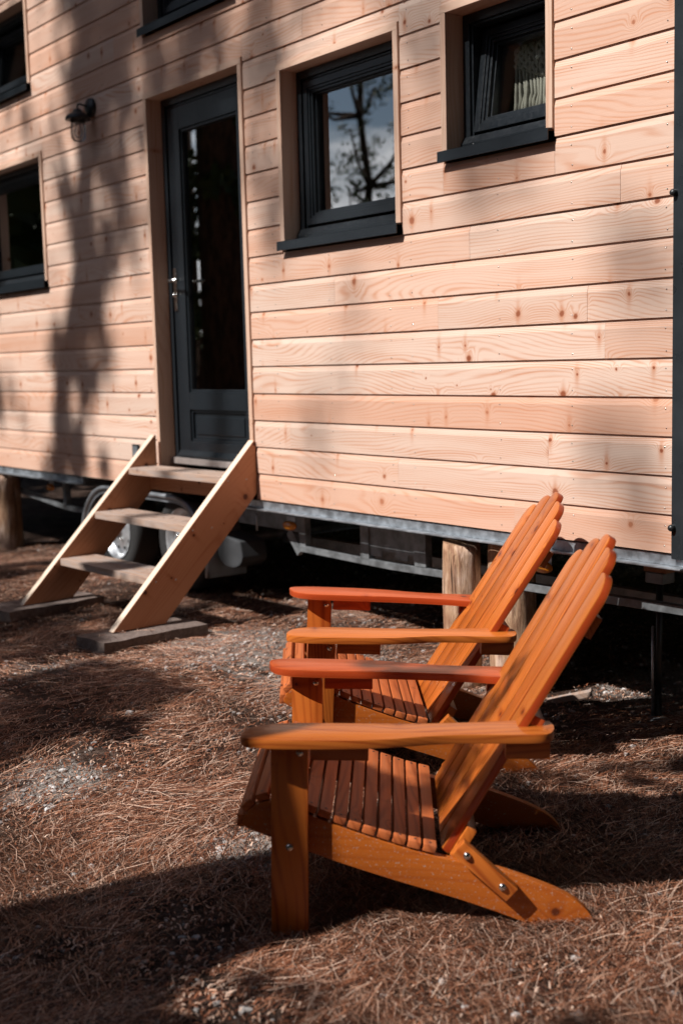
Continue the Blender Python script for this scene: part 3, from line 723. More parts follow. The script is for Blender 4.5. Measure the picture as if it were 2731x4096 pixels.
def icb(mb, n): return mb.build(n, M['dark'], ic, None, 0.008)
bk = MB(); bk.prism([(-0.26, 0.35), (0.26, 0.35), (0.27, 0.72), (0.20, 0.90), (0.0, 0.97), (-0.20, 0.90), (-0.27, 0.72)], 0.22, 0.30, 'y'); icb(bk, 'backrest')
icb(MB().box(-0.27, 0.27, -0.25, 0.219, 0.36, 0.45), 'seat')
for sx_ in (-1, 1):
    icb(MB().tube([(sx_*0.30, 0.24, 0.62), (sx_*0.31, 0.0, 0.64), (sx_*0.31, -0.16, 0.62), (sx_*0.30, -0.20, 0.45)], 0.028, 8), 'armrest')
    for sy_ in (-0.2, 0.2): icb(MB().tube([(sx_*0.24, sy_, 0.36), (sx_*0.25, sy_, 0.003)], [0.025, 0.018], 8), 'leg')

# wall lamp -------------------------------------------------------------------
LX = -6.83; lamp = empty('wall_lamp', (-6.775, 0, 2.17)); tag(lamp, 'black outdoor wall lantern with clear glass jar left of the door', 'wall lamp')
lx = -6.80
def lp(mb, n, m='black', bevel=0): return mb.build(n, M[m], lamp, rel(lamp), bevel)
lp(MB().lathe([(0.0, -0.032), (0.018, -0.032), (0.024, -0.028), (0.052, -0.022), (0.056, -0.010), (0.056, 0.0)], (lx, -0.0015, 2.172), 'y', 28), 'wall_mount')
lp(MB().tube([(lx, -0.03, 2.178), (lx, -0.075, 2.188), (lx, -0.088, 2.184), (lx, -0.092, 2.170), (lx, -0.092, 2.150)], 0.0055, 10), 'arm')
LY = -0.092
lp(MB().lathe([(0.0, 2.160), (0.018, 2.158), (0.026, 2.150), (0.034, 2.138), (0.050, 2.130), (0.066, 2.118), (0.072, 2.104), (0.071, 2.096), (0.064, 2.096), (0.045, 2.100), (0.042, 2.082), (0.0, 2.082)], (lx, LY, 0), 'z', 32), 'shade')
lp(MB().lathe([(0.037, 2.092), (0.043, 2.07), (0.045, 2.03), (0.042, 1.995), (0.030, 1.978), (0.0, 1.972)], (lx, LY, 0), 'z', 28), 'glass_jar', 'lglass')
lp(MB().lathe([(0.0, 2.088), (0.014, 2.086), (0.015, 2.06), (0.022, 2.045), (0.026, 2.02), (0.016, 1.998), (0.0, 1.992)], (lx, LY, 0), 'z', 20), 'bulb', 'lglass')

# steps -------------------------------------------------------------------------
steps = empty('wooden_steps', (-5.68, -0.42, -0.54)); tag(steps, 'three-tread wooden steps leaning against the wall below the door', 'steps')
SO = rel(steps)
ang = math.atan2(0.306+0.54, 0.84)
def stringer(x0, x1):
    # outline in (y,z): vertical cut at wall, horizontal cut at foot
    out = [(-0.004, 0.296), (-0.012, 0.300), (-0.845, -0.540), (-0.562, -0.540), (-0.004, 0.036)]
    # local frame: X along the slope
    ux = Vector((0, -math.cos(ang), -math.sin(ang))); uz = Vector((0, -math.sin(ang), math.cos(ang))); uy = uz.cross(ux)
    org = Vector(((x0+x1)/2, -0.42, -0.12))
    Rm = Matrix((ux, uy, uz)).transposed()
    mb = MB(); A = []; B = []
    for (y_, z_) in out:
        p = Vector((0, y_-org.y, z_-org.z)); lx_, lz_ = p.dot(ux), p.dot(uz)
        h = (x1-x0)/2; s_ = uy.x
        A.append(mb.bm.verts.new((lx_, -h, lz_))); B.append(mb.bm.verts.new((lx_, h, lz_)))
    n_ = len(out)
    mb.bm.faces.new(A); mb.bm.faces.new(B[::-1])
    for i in range(n_):
        f = mb.bm.faces.new([A[i], B[i], B[(i+1) % n_], A[(i+1) % n_]])
        if i in (0, 1): f.material_index = 1  # upper edge faces take the paler wood
    return mb.build('stringer', [M['step'], M['pale_edge']], steps, SO @ Matrix.Translation(org) @ Rm.to_4x4(), 0.002)
stringer(-6.175, -6.13); stringer(-5.235, -5.19)
for (zt, y0_) in ((0.130, -0.186), (-0.091, -0.404), (-0.319, -0.620)):
    board('tread', M['tread'], -6.1295, -5.2355, y0_, y0_+0.205 if zt < 0.1 else -0.006, zt-0.036, zt, 'x', parent=steps, bevel=0.002).matrix_local = SO @ Matrix.Translation(((-6.1295-5.2355)/2, (y0_+(y0_+0.205 if zt < 0.1 else -0.006))/2, zt-0.018))
board('back_rail', M['step'], -6.1295, -5.2355, -0.05, -0.012, 0.0, 0.092, 'x', parent=steps).matrix_local = SO @ Matrix.Translation((-5.6825, -0.031, 0.046))
steps.matrix_world = Matrix.Translation((-5.19, 0, 0)) @ Matrix.Rotation(R(2.4), 4, 'Z') @ Matrix.Translation((5.19, 0, 0)) @ Matrix.Translation(steps.location)
for sx_, sg in ((-5.1895, 1), (-6.1295, 1)):
    for (zt, y0_) in ((0.112, -0.12), (-0.109, -0.335), (-0.337, -0.55)):
        for dy_s in (-0.055, 0.055):
            o = MB().lathe([(0.0, 0.0012), (0.0036, 0.0010), (0.0042, -0.001)], (0, 0, 0), 'x', 8).build('screw', M['chrome'], steps, SO @ Matrix.Translation((sx_, y0_+dy_s, zt+random.uniform(-.004, .004))))
def loose_needles(name, n, fn, label):
    pts = []; V = []; F = []; cols = []
    for i in range(n):
        x, y, z = fn(); a = random.uniform(0, 6.28); L = random.uniform(.03, .09); w = .0007; k = len(V)
        dx, dy = math.cos(a)*L/2, math.sin(a)*L/2; nx1, ny1 = -math.sin(a)*w, math.cos(a)*w
        V += [(x-dx+nx1, y-dy+ny1, z), (x-dx-nx1, y-dy-ny1, z+.0012), (x+dx-nx1, y+dy-ny1, z+.001), (x+dx+nx1, y+dy+ny1, z+.0008)]; F.append((k, k+1, k+2, k+3))
        c_ = PAL[random.randrange(len(PAL))]; cols += [(*c_, 1)]*4
    me = bpy.data.meshes.new(name); me.from_pydata(V, [], F); me.materials.append(M['needle'])
    ca = me.color_attributes.new('tone', 'FLOAT_COLOR', 'POINT'); ca.data.foreach_set('color', np.array(cols).ravel())
    return tag(link(name, me), label, 'pine needles', kind='stuff')
def on_tread():
    zt, y0_ = random.choice(((0.130, -0.20), (-0.091, -0.42), (-0.319, -0.635))); return (random.uniform(-6.08, -5.29), y0_+random.uniform(.03, .17), zt+0.001)
loose_needles('needles_on_steps', 70, on_tread, 'stray pine needles lying on the step treads')
loose_needles('needles_on_slabs', 60, lambda: (random.choice((-5.135, -6.16))+random.uniform(-.09, .09), -0.72+random.uniform(-.22, .22), -0.537), 'stray pine needles lying on the two slabs')
def slab(cx, cy, rot, lx_, ly_, z0_, z1_, label):
    mb = MB(); mb.box(-lx_/2, lx_/2, -ly_/2, ly_/2, 0, z1_-z0_)
    bmesh.ops.subdivide_edges(mb.bm, edges=mb.bm.edges, cuts=5, use_grid_fill=True)
    for v in mb.bm.verts:
        v.co += Vector([mn.noise(v.co*14+Vector((k*7, cx, 0)))*0.006 for k in range(3)])
    o = mb.build('concrete_slab', M['conc'], None, Matrix.Translation((cx, cy, z0_)) @ Matrix.Rotation(R(rot), 4, 'Z'), 0)
    tag(o, label, 'slab', 'concrete slabs under the steps'); return o
slab(-5.135, -0.70, 4, 0.25, 0.56, -0.635, -0.543, 'low rough concrete slab under the near side of the steps')
slab(-6.16, -0.74, 6, 0.30, 0.56, -0.640, -0.543, 'low rough concrete slab under the far side of the steps')

# support logs ----------------------------------------------------------------
def logpost(x, y, r, z1, slant, label, seed, lean=(0, 0), grp='stripped log posts under the trailer edge'):
    z0_ = G(x, y)-0.02; n = 28; hN = 16; mb = MB(); rings = []
    for j in range(hN+1):
        t = j/hN; ring = []
        for k in range(n):
            a_ = 2*math.pi*k/n; dx, dy = math.cos(a_), math.sin(a_)
            zt = z1-slant*(0.5+0.5*dx)
            rr = r*(1+0.05*mn.noise(Vector((dx*1.2, dy*1.2, t*2.2+seed)))+0.025*mn.noise(Vector((dx*5, dy*5, t*3+seed))))*(1-0.04*max(0, (t-0.93)/0.07))
            ring.append(mb.bm.verts.new((dx*rr+lean[0]*t, dy*rr+lean[1]*t, (zt-z0_)*t)))
        rings.append(ring)
    for A, B in zip(rings, rings[1:]):
        for k in range(n):
            f = mb.bm.faces.new([A[k], A[(k+1) % n], B[(k+1) % n], B[k]]); f.smooth = True
    mb.bm.faces.new(rings[0][::-1]); mb.bm.faces.new(rings[-1])
    o = mb.build('log_post', M['log'], None, Matrix.Translation((x, y, z0_)))
    tag(o, label, 'log post', grp); return o
logpost(-3.75, 0.045, 0.079, -0.062, 0.02, 'pale stripped log post behind the armrests of the rear chair', 1.0)
logpost(-3.565, 0.15, 0.097, -0.052, 0.0, 'darker knotty log post hidden behind the back of the rear chair', 4.2)
logpost(-8.54, 0.03, 0.122, -0.062, 0.0, 'thick stripped log post at the left edge beyond the steps', 8.1)
# a forked bit of timber leaning by the second log
o = MB().box(-0.02, 0.02, -0.09, 0.09, 0, 0.022).build('wood_offcut', M['tread'], None, Matrix.Translation((-3.32, 0.22, G(-3.32, .22)+0.012)) @ Matrix.Rotation(R(-50), 4, 'Z') @ Matrix.Rotation(R(14), 4, 'X'), 0.002)
tag(o, 'short sawn wood offcut lying on the ground under the trailer', 'wood offcut')

# ------------------------------------------------------------------ chairs
def slat_outline(w, L, left_r, right_r, topdrop):
    pass
def chaikin(pts, it=2):
    for _ in range(it):
        o = []
        for i in range(len(pts)):
            p, q_ = pts[i], pts[(i+1) % len(pts)]
            o += [(0.75*p[0]+0.25*q_[0], 0.75*p[1]+0.25*q_[1]), (0.25*p[0]+0.75*q_[0], 0.25*p[1]+0.75*q_[1])]
        pts = o
    return pts
def oriented(name, mats, outline, t, parent, org, ex, ey, bevel=0.002, edge_mi=None, bend=None):
    """flat board: outline in (u along ex, v along ey), thickness t upwards along ez"""
    ez = ex.cross(ey); Rm = Matrix((ex, ey, ez)).transposed()
    mb = MB(); A = [mb.bm.verts.new((p[0], p[1], 0)) for p in outline]; B = [mb.bm.verts.new((p[0], p[1], t)) for p in outline]
    n = len(outline)
    mb.bm.faces.new(A[::-1]); mb.bm.faces.new(B)
    for i in range(n):
        f = mb.bm.faces.new([A[i], A[(i+1) % n], B[(i+1) % n], B[i]])
        if edge_mi: f.material_index = edge_mi
    return mb.build(name, mats, parent, Matrix.Translation(org) @ Rm.to_4x4(), bevel, True)
V3 = Vector
ARM = [(-0.072, -0.372), (-0.066, -0.330), (-0.048, -0.294), (-0.020, -0.274), (0.02, -0.262), (0.10, -0.257), (0.31, -0.253), (0.42, -0.243), (0.50, -0.232), (0.58, -0.214), (0.64, -0.207), (0.672, -0.207), (0.684, -0.222), (0.688, -0.255), (0.682, -0.295), (0.668, -0.322), (0.64, -0.332),
       (0.57, -0.335), (0.47, -0.338), (0.40, -0.348), (0.34, -0.366), (0.28, -0.384), (0.20, -0.396), (0.10, -0.402), (0.02, -0.405), (-0.03, -0.398), (-0.058, -0.388)]
SKID = [(-0.075, 0.262), (-0.01, 0.238), (0.091, 0.199), (0.197, 0.163), (0.32, 0.125), (0.447, 0.090), (0.58, 0.045), (0.66, 0.012), (0.70, 0.0), (0.793, 0.0),
        (0.798, 0.008), (0.790, 0.036), (0.772, 0.064), (0.741, 0.090), (0.695, 0.113), (0.645, 0.132), (0.602, 0.148), (0.545, 0.166), (0.43, 0.186), (0.32, 0.214), (0.20, 0.252), (0.12, 0.283), (0.05, 0.312), (-0.003, 0.328), (-0.035, 0.322), (-0.058, 0.305), (-0.072, 0.285)]
def make_chair(Mw, label):
    ch = empty('garden_armchair', M=Mw)
    tag(ch, label, 'garden chair', 'slatted orange garden armchairs in front of the trailer')
    am, rd, ed, se, sk_ = M['ch_amber'], M['ch_red'], M['ch_edge'], M['ch_seat'], M['ch_skid']
    A_, S_, H_ = V3((0, 1, 0)), V3((-1, 0, 0)), V3((0, 0, 1))    # local: +Y = backwards (a), -X = far side (s)
    def P(a, s_, h): return V3((-s_, a, h))
    HA = 0.512
    # runners
    for sg in (-1, 1):
        oriented('runner', [sk_, ed], chaikin(SKID, 2), 0.030, ch, P(0, sg*0.2935+0.015, 0), A_, H_, 0.003)
    # arms
    for sg in (-1, 1):
        out = [(a, sg*(-s_)) for a, s_ in chaikin(ARM, 2)]     # s mirrored for far arm
        # u along A, v along S
        oriented('armrest', [am if sg < 0 else rd, ed if sg > 0 else am], [(a, -v) for a, v in out] if False else out, 0.023, ch, P(0, 0, HA-0.023), A_, S_, 0.0035, 1)
    # front legs (outside the runners), with upper rounded rear corner
    for sg in (-1, 1):
        s0 = sg*0.326
        leg = [(0.0, 0.0), (0.0, HA-0.0235), (0.070, HA-0.0235), (0.084, HA-0.030), (0.089, HA-0.048), (0.090, 0.0)]
        lg = oriented('leg', [am, am], [(p[1], p[0]) for p in leg], 0.032, ch, P(0.0, s0-0.016, 0.0), H_, A_, 0.002)
        for (ba, bh) in ((0.045, 0.225), (0.070, 0.462)):
            face = s0-0.016*1 if sg < 0 else s0-0.016
            b_ = MB(); b_.lathe([(0.0, -0.0075), (0.006, -0.0070), (0.0095, -0.003), (0.010, 0.0)], (0, 0, 0), 'x', 12)
            for v in b_.bm.verts: v.co.x *= -1
            b_.build('bolt', M['chrome'], ch, Matrix.Translation(P(ba, face, bh)))
        # arm support block behind the leg, under the arm
        oriented('arm_block', [rd if sg > 0 else am, rd], [(0.095, 0), (0.235, 0), (0.235, 0.045), (0.095, 0.045)], 0.030, ch, P(0, s0+0.015, HA-0.0685), A_, H_, 0.002)
    # front apron and inner front board
    oriented('front_apron', [am], [(-0.277, 0), (0.277, 0), (0.277, 0.085), (-0.277, 0.085)], 0.022, ch, P(0.078, 0, 0.195), S_, H_, 0.002)
    # seat slats following the runner's top
    path = [(-0.068, 0.258), (-0.073, 0.285), (-0.058, 0.309), (-0.032, 0.328), (-0.003, 0.334), (0.05, 0.318), (0.12, 0.289), (0.20, 0.258), (0.32, 0.220), (0.435, 0.192)]
    cum = [0]
    for p, q_ in zip(path, path[1:]): cum.append(cum[-1]+math.hypot(q_[0]-p[0], q_[1]-p[1]))
    def at(t):
        for i in range(len(path)-1):
            if t <= cum[i+1] or i == len(path)-2:
                u = (t-cum[i])/(cum[i+1]-cum[i]); p, q_ = path[i], path[i+1]
                return V3((p[0]+(q_[0]-p[0])*u, p[1]+(q_[1]-p[1])*u)), V3((q_[0]-p[0], q_[1]-p[1], 0)).normalized()
    pitch = 0.0388; t = 0.001; i = 0
    while t+pitch <= cum[-1]+0.002:
        (pm, dm_) = at(t+pitch/2); (pa, _), (pb, _) = at(t+0.002), at(t+pitch-0.002)
        d2 = (pb-pa).normalized(); wv = 0.0318
        mid = (pa+pb)/2
        ey = P(d2.x, 0, d2.y); ex = S_*1.0
        n_ = ex.cross(ey)
        if n_.z < 0 and i > 3: ex = -S_; n_ = ex.cross(ey)
        if i <= 3:
            ex = -S_ if (S_.cross(ey)).dot(P(-0.6, 0, 0.6)) < 0 else S_
        L = 0.306
        sl_ = oriented('seat_slat', [se], [(-L, -wv/2), (L, -wv/2), (L, wv/2), (-L, wv/2)], 0.019, ch, P(mid.x, random.uniform(-.002, .002), mid.y-0.001), ex, ey, 0.0028)
        ez = ex.cross(ey)
        for sg in (-1, 1):
            sc_ = MB().lathe([(0.0, 0.0004), (0.0035, 0.0005), (0.0036, -0.001)], (0, 0, 0), 'z', 8)
            sc_.build('screw', M['black'], sl_, Matrix.Translation((sg*0.288, 0, 0.0192)))
        t += pitch; i += 1
    # back: five slats
    p0 = V3((0.4245, 0, 0.189)); p1 = V3((0.8567, 0, 0.9419)); e = (p1-p0).normalized(); up = P(e.x, 0, e.z)
    nrm = P(-e.z, 0, e.x)   # towards the sitter
    W5 = 0.1005; tops = {0: (0.872, 0.872), 1: (0.846, 0.800), 2: (0.792, 0.722)}
    for k in range(-2, 3):
        c_ = k*(W5+0.0075); hi, lo = tops[abs(k)]; h = W5/2; sg = 1 if k > 0 else -1
        base = 0.0
        if k == 0:
            o_ = [(-h, base), (h, base), (h, hi-0.035), (h*0.86, hi-0.014), (h*0.6, hi-0.004), (0, hi), (-h*0.6, hi-0.004), (-h*0.86, hi-0.014), (-h, hi-0.035)]
        else:   # inner corner high, outer corner swept down in a curve
            o_ = [(-sg*h, base), (sg*h, base), (sg*h, lo)]
            for a_ in (8, 16, 24, 32, 40, 48, 56, 64, 72, 80, 90):
                o_.append((sg*h-sg*2*h*0.82*(1-math.cos(R(a_))), lo+(hi-lo)*math.sin(R(a_))))
            o_.append((-sg*h, hi-0.004))
            if sg < 0: o_ = o_[::-1]
        # u = along up, v = across
        outl = [(q_[1], q_[0]) for q_ in o_]
        oriented('back_slat', [am, ed], outl, 0.022, ch, P(p0.x, c_, p0.z)-nrm*0.011, up, (nrm.cross(up)).normalized(), 0.0025, 1)
    # battens behind the back
    def batten(dist, hw, w_, t_, name, mat=am):
        c0 = P(p0.x+e.x*dist, 0, p0.z+e.z*dist)-nrm*(0.012+t_)
        oriented(name, [mat], [(-hw, -w_/2), (hw, -w_/2), (hw, w_/2), (-hw, w_/2)], t_, ch, c0, S_, nrm.cross(S_).normalized() if True else up, 0.002)
    batten(0.665, 0.235, 0.058, 0.024, 'back_batten'); batten(0.375, 0.258, 0.07, 0.030, 'arm_batten', M['ch_red']); batten(0.045, 0.278, 0.085, 0.026, 'lower_batten')
    # rear arm blocks
    for sg in (-1, 1):
        oriented('arm_block', [rd if sg > 0 else am, am], [(0.565, 0), (0.672, 0), (0.672, 0.044), (0.565, 0.044)], 0.032, ch, P(0, sg*0.295+0.016, HA-0.0675), A_, H_, 0.002)
    # short diagonal prop bolted to each runner
    for sg in (-1, 1):
        d_ = V3((0.598-0.466, 0.128-0.244)); Ln = 0.176
        ux = P(0.748, 0, -0.664); uv = P(0.664, 0, 0.748)
        s0 = sg*0.309+(0.0 if sg < 0 else 0.030)
        pr = oriented('prop', [am, am], [(0, -0.020), (Ln, -0.020), (Ln, 0.023), (0, 0.023)], 0.030, ch, P(0.452, s0, 0.227), ux, uv, 0.002)
        for uu in (0.028, Ln-0.032):
            b_ = MB(); b_.lathe([(0.0, 0.0075), (0.006, 0.0070), (0.0095, 0.003), (0.010, 0.0)], (0, 0, 0), 'z', 12)
            b_.build('bolt', M['chrome'], pr, Matrix.Translation((uu, 0.002, 0.030 if True else 0)))
    return ch
def chairM(p):
    x, y, z, yaw, pit, rol = p; a = yaw-math.pi/2
    return Matrix.Translation((x, y, z)) @ Matrix.Rotation(a, 4, 'Z') @ Matrix.Rotation(pit, 4, 'X') @ Matrix.Rotation(rol, 4, 'Y')
chair1 = make_chair(chairM((-2.7067, -1.5856, -0.7111, 0.8815, -0.0286, 0.0013)), 'front orange slatted garden armchair, the one nearest to the viewer')
chair2 = make_chair(chairM((-3.5202, -0.9353, -0.6888, 0.9487, -0.0586, 0.0203)), 'rear orange slatted garden armchair, standing between the front chair and the trailer')

# ------------------------------------------------------------------ trees around the clearing (they shade the place and show in the panes)
def leaf_quads(centers, size, rngl, mesh_name, flat=False):
    n = len(centers); V = np.zeros((n, 4, 3))
    d1 = rngl.normal(size=(n, 3)); d1 /= np.linalg.norm(d1, axis=1)[:, None]
    d2 = rngl.normal(size=(n, 3)); d2 -= (d2*d1).sum(1)[:, None]*d1; d2 /= np.linalg.norm(d2, axis=1)[:, None]
    s1 = (size*(0.6+0.8*rngl.random(n)))[:, None]; s2 = s1*0.35
    V[:, 0] = centers-d1*s1-d2*s2; V[:, 1] = centers+d1*s1-d2*s2; V[:, 2] = centers+d1*s1+d2*s2; V[:, 3] = centers-d1*s1+d2*s2
    return V.reshape(-1, 3), np.arange(n*4).reshape(n, 4)
TREEGRP = 'pines standing around the clearing'
def tree(name, spine, radii, blobs, label, dens=900, leaf=0.06, seed=1, limbs=True):
    """spine: trunk points; blobs: (cx,cy,cz,r,density factor)"""
    base = Vector(spine[0]); root = empty(name, base); tag(root, label, 'pine tree', TREEGRP)
    t = MB(); t.tube([Vector(p)-base for p in spine], radii, 14)
    if limbs:
        for (bx, by, bz, br, df) in blobs:
            # limb from nearest spine point below
            sp_ = min(spine, key=lambda p: abs(p[2]-(bz-0.6))); a_ = Vector(sp_)-base; b_ = Vector((bx, by, bz))-base
            m_ = (a_+b_)/2+Vector((0, 0, -0.15)); t.tube([a_, m_, b_], [0.05, 0.03, 0.012], 6)
    t.build('trunk', M['bark'], root)
    rl = np.random.default_rng(seed); cs = []
    for (bx, by, bz, br, df) in blobs:
        n = int(dens*df*br**2)
        # tufts grouped in sub clumps
        nc = max(3, int(n/26)); cc = rl.normal(size=(nc, 3))*0.45*br*np.array([1, 1, 0.55])
        pts = cc[rl.integers(0, nc, n)]+rl.normal(size=(n, 3))*0.13*br
        cs.append(pts+np.array([bx, by, bz])-np.array(base))
    Vv, Ff = leaf_quads(np.concatenate(cs), leaf, rl, name)
    me = bpy.data.meshes.new('crown'); me.from_pydata(Vv.tolist(), [], Ff.tolist()); me.materials.append(M['leaf'])
    link('crown', me, root)
    return root
def sunpos(x, y, z, L):
    """point L metres (along -Y) towards the sun from (x,y,z)"""
    k = L/sd.y; return (x-sd.x*k, y-sd.y*k, z-sd.z*k)
# A: unseen trunk, cut short and flared to shape shade on front chair and ground
ax, ay = -2.69-0.157*2.6, -1.9-2.6
tree('shading_trunk', [(ax+0.04, ay, -0.75), (ax+0.05, ay, 1.2), (ax+0.035, ay, 1.9), (ax+0.015, ay, 2.5), (ax, ay, 2.78), (ax-0.1, ay, 2.92)], [0.40, 0.35, 0.305, 0.275, 0.26, 0.12],
     [(ax+0.10, ay, 3.15, 0.30, 3.2), (ax-0.05, ay, 3.6, 0.28, 2.0), (ax-0.08, ay, 4.05, 0.25, 2.0)], 'unseen pine trunk behind the viewer, its top and leaves shaped to shade the front chair', dens=1400, leaf=0.03, seed=2, limbs=False)
# B: leaning trunk shading the wall by the door, leaf clumps added for partial shade
L_ = 10.0
pB = [sunpos(-7.50, 0, 0.0, L_), sunpos(-7.44, 0, 0.5, L_), sunpos(-7.02, 0, 1.3, L_), sunpos(-6.85, 0, 2.2, L_), sunpos(-6.75, 0, 3.4, L_)]
tree('pine_tree', [(pB[0][0]-1.0, pB[0][1], -0.75), (pB[0][0]-0.7, pB[0][1], 5.0)]+pB, [0.30, 0.24, 0.10, 0.10, 0.11, 0.12, 0.10],
     [sunpos(bx_+0.08, 0, bz_, L_)+(br_*1.8, 2.5) for bx_, bz_, br_ in ((-7.5, .05, .2), (-7.38, .35, .2), (-7.22, .7, .2), (-7.05, 1.05, .2), (-6.92, 1.4, .2), (-6.85, 1.75, .22), (-6.82, 2.1, .24), (-6.75, 2.45, .26), (-6.7, 2.8, .26))]+[(pB[4][0]-1.5, pB[4][1]-0.8, 16.2, 1.6, 1), (pB[4][0]-0.3, pB[4][1]-2.0, 17.2, 1.8, 1)], 'leaning pine opposite the wall lamp, leaf clumps added to soften its shadow on the wall', seed=3, limbs=False, leaf=0.05)
# C: pine whose crown dapples the wall and the ground
def blob_at(x, y, z, L, r, df): p = sunpos(x, y, z, L); return (p[0], p[1], p[2], r, df)
LC = 12.0
blobsC = [blob_at(-5.6, 0, 2.2, LC, 0.75, 1.3), blob_at(-4.75, 0, 2.7, LC, 0.6, 1.0), blob_at(-3.95, 0, 1.75, LC+2.5, 0.55, 0.6), blob_at(-5.05, 0, 1.5, LC+2, 0.45, 0.7), blob_at(-2.95, 0, 2.7, LC, 0.5, 0.6),
          blob_at(-5.7, 0, 1.2, LC, 0.4, 0.8), blob_at(-6.45, 0, 1.5, LC+2, 0.33, 0.9), blob_at(-6.35, 0, 2.2, LC+2, 0.42, 1.1), blob_at(-6.8, 0, 0.75, LC+2, 0.30, 0.8), blob_at(-3.0, 0, 1.35, LC+4, 0.5, 0.25), blob_at(-2.9, 0, 0.2, LC+4, 0.4, 0.3), blob_at(-4.6, 0, 0.8, LC+4, 0.45, 0.2), blob_at(-2.8, 0, 2.4, LC+3, 0.7, 0.30),  blob_at(-6.3, 0, 2.7, LC, 0.45, 1.6), blob_at(-5.9, 0, 3.0, LC, 0.5, 1.6), blob_at(-6.9, 0, 2.9, LC, 0.4, 1.2), blob_at(-7.6, 0, 1.9, LC+2, 0.35, 0.5), blob_at(-5.4, 0, 2.9, LC, 0.6, 1.0), blob_at(-4.6, 0, 3.2, LC, 0.8, 1.4), blob_at(-8.4, 0, 0.5, LC, 0.4, 0.7)]
cx_, cy_ = sunpos(-5.75, 0, 0, LC)[:2]
tree('pine_tree', [(cx_, cy_-0.9, -0.75), (cx_, cy_-0.9, 7), (cx_+0.1, cy_-0.6, 11.0), (cx_-0.1, cy_-0.9, 14), (cx_, cy_-0.7, 17)], [0.13, 0.10, 0.085, 0.06, 0.03], blobsC, 'slender open-crowned pine opposite the square window', dens=1500, leaf=0.04, seed=5, limbs=False)
# D: low pine branches shading ground bands
LD = 5.0
blobsD = [blob_at(x_, y_, -0.68, LD, r_, d_) for x_, y_, r_, d_ in ((-4.45, -1.45, .30, 5), (-4.6, -1.15, .26, 5), (-4.3, -1.75, .26, 5), (-4.85, -1.45, .26, 4.5), (-5.35, -0.9, .28, 5), (-5.75, -1.15, .34, 5), (-5.5, -0.3, .26, 4), (-6.3, -1.5, .4, 4), (-7.4, -0.6, .4, 4), (-3.95, -2.15, .16, 3), (-4.1, -1.3, .16, 3), (-6.2, -0.7, .3, 4), (-4.3, -0.95, .14, 3))]
dx_, dy_ = sunpos(-5.2, -1.4, -0.7, LD)[:2]
tree('pine_tree', [(dx_-0.6, dy_-1.2, -0.75), (dx_-0.6, dy_-1.2, 3.5), (dx_-0.5, dy_-1.0, 6.5)], [0.11, 0.08, 0.03], blobsD, 'young low pine opposite the steps', dens=1500, leaf=0.045, seed=6, limbs=False)
tree('pine_tree', [(-2.2, -4.75, -0.75), (-2.25, -4.75, 0.9), (-2.3, -4.7, 1.9)], [0.05, 0.035, 0.012],  # added sapling, its leaf clumps set where they darken the near ground
     [sunpos(x_, y_, -0.7, 2.1)+(r_, d_) for x_, y_, r_, d_ in ((-2.45, -2.45, .20, 16), (-2.28, -2.38, .18, 16), (-2.12, -2.30, .13, 12), (-1.98, -2.2, .10, 8), (-1.72, -1.95, .08, 6), (-2.1, -2.6, .3, 12))]+[sunpos(x_, y_, -0.7, 5.2)+(r_, d_) for x_, y_, r_, d_ in ((-2.0, -2.12, .18, 3), (-1.82, -1.95, .18, 3), (-1.62, -1.7, .18, 3), (-2.48, 0.0, .15, 5), (-2.25, -2.0, .12, 2))], 'small young pine added behind the viewer to shade the foreground', dens=1400, leaf=0.035, seed=21, limbs=False)
# E: thin pine seen mirrored in the square window
def mirrored(az, dist): return (-4.47-math.sin(R(az))*dist, -math.cos(R(az))*dist)
ex_, ey_ = mirrored(51.8, 16)
be = [(ex_+random.uniform(-1.2, 0.7), ey_+random.uniform(-1.2, 1.2), 1.9+i*0.2, random.uniform(.35, .7), 0.9) for i in range(20)]
tree('pine_tree', [(ex_, ey_, -0.75), (ex_-0.15, ey_, 2.2), (ex_+0.12, ey_, 3.6), (ex_-0.1, ey_, 4.8), (ex_+0.3, ey_, 9)], [0.12, 0.085, 0.07, 0.055, 0.03], be, 'thin crooked pine mirrored in the square window', dens=700, leaf=0.032, seed=8)
gx_, gy_ = -3.5-math.sin(R(49))*11, -math.cos(R(49))*11
tree('pine_tree', [(gx_-1.2, gy_-1.6, -0.75), (gx_-1.1, gy_-1.5, 4), (gx_-0.5, gy_-.8, 8)], [0.2, 0.16, 0.06],
     [(gx_+random.uniform(-2.2, 2.2), gy_+random.uniform(-1.5, 1.5), random.uniform(5.6, 9.0), 1.0, 1.6) for _ in range(16)], 'high-crowned pine whose dark top shows in the small tilted pane', dens=700, leaf=0.08, seed=15)
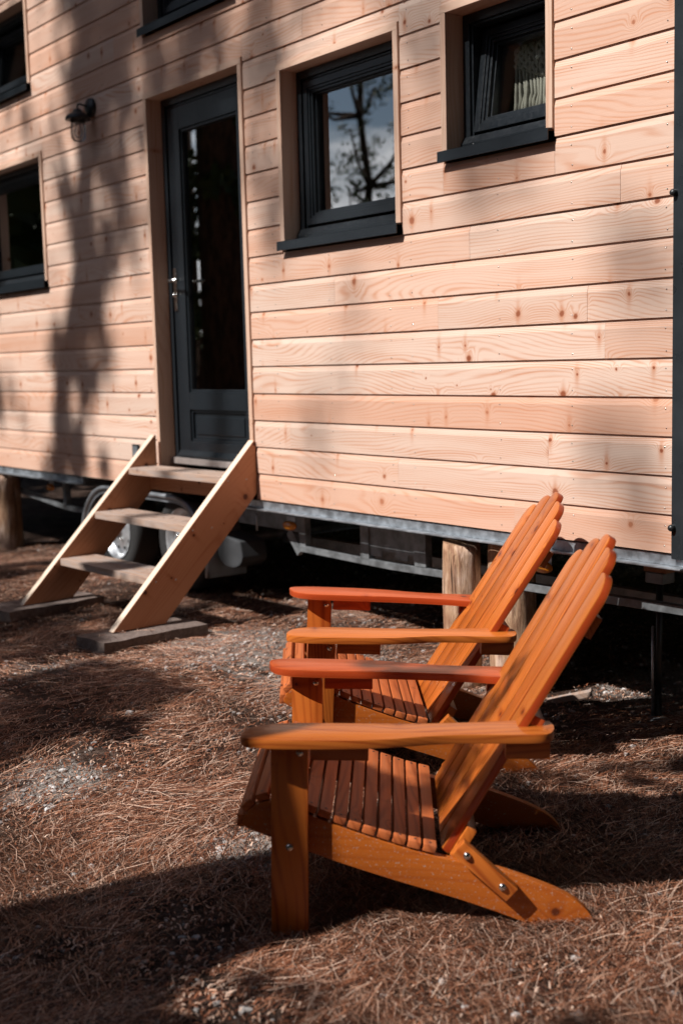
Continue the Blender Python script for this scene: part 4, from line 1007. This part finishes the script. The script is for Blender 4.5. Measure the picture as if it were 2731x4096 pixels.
# F: darker pines mirrored in the door and the left windows
FAR = ((58.4, 7.5, 11, .30, .35, .5, 'thick dark pine trunk mirrored in the middle of the door glass'), (61.2, 10.5, 11, .2, .8, .6, 'dark pine mirrored at the left side of the door glass'), (66, 12, 13, .26, 1.6, 1.0, 'dark bushy pine mirrored in the lower left window'),
       (71, 9, 12, .24, 1.9, 1.1, 'dark leafy pine filling the lower left window pane'), (76, 12, 13, .3, 2.2, 1.3, 'dark pine at the far left of the clearing'), (84, 10, 12, .28, 2.2, 1.3, 'dark pine standing beyond the left end of the trailer'), (92, 15, 12, .3, 2.4, 1.4, 'dark pine furthest to the left beyond the trailer'),
       (38, 24, 11, .3, 2.4, 1.4, 'distant pine far behind the viewer, left of the sun'), (24, 27, 11, .3, 2.4, 1.4, 'distant pine far behind the viewer, under the sun'), (8, 30, 11, .3, 2.4, 1.4, 'furthest distant pine straight behind the viewer'), (-22, 22, 11, .3, 2.4, 1.4, 'distant pine behind the viewer, to the right'), (-45, 20, 11, .3, 2.4, 1.4, 'distant pine furthest to the right of the viewer'))
for i, (az, dist, hh, rr, spread, br_, lab) in enumerate(FAR):
    fx_ = -5.65-math.sin(R(az))*dist; fy_ = -math.cos(R(az))*dist
    rz = random.Random(i+20)
    bl = [(fx_+rz.uniform(-spread, spread), fy_+rz.uniform(-spread, spread), rz.uniform(1.0 if i < 7 else 3, hh), rz.uniform(.55*br_, br_), 0.5 if i < 2 else 0.9) for _ in range(14)]
    tree('pine_tree', [(fx_, fy_, -0.8), (fx_+rz.uniform(-.2, .2), fy_, hh*.5), (fx_+rz.uniform(-.5, .5), fy_, hh)], [rr, rr*.75, rr*.25], bl, lab, dens=520, leaf=0.085, seed=30+i)
# distant wood as one mass (low belt)
rl = np.random.default_rng(99); cs = []
for k in range(70000):
    az = rl.uniform(-180, 180); u = rl.random()
    if 38 < az < 66: hmax, dmin = 1.8, 24       # gap that the square window mirrors
    elif -24 < az <= 40: hmax, dmin = 9, 18      # towards the sun: lower trees
    else: hmax, dmin = 17, 9
    dist = dmin+rl.random()*12
    cs.append((-4.5-math.sin(R(az))*dist, (0 if abs(az) < 95 else 2.6)-math.cos(R(az))*dist, -0.7+hmax*u**0.9))
Vv, Ff = leaf_quads(np.array(cs), 0.38, rl, 'wood')
me = bpy.data.meshes.new('distant_wood'); me.from_pydata(Vv.tolist(), [], Ff.tolist()); me.materials.append(M['leaf'])
tag(link('distant_wood', me), 'dark green wood closing the view all round', 'wood', kind='stuff')
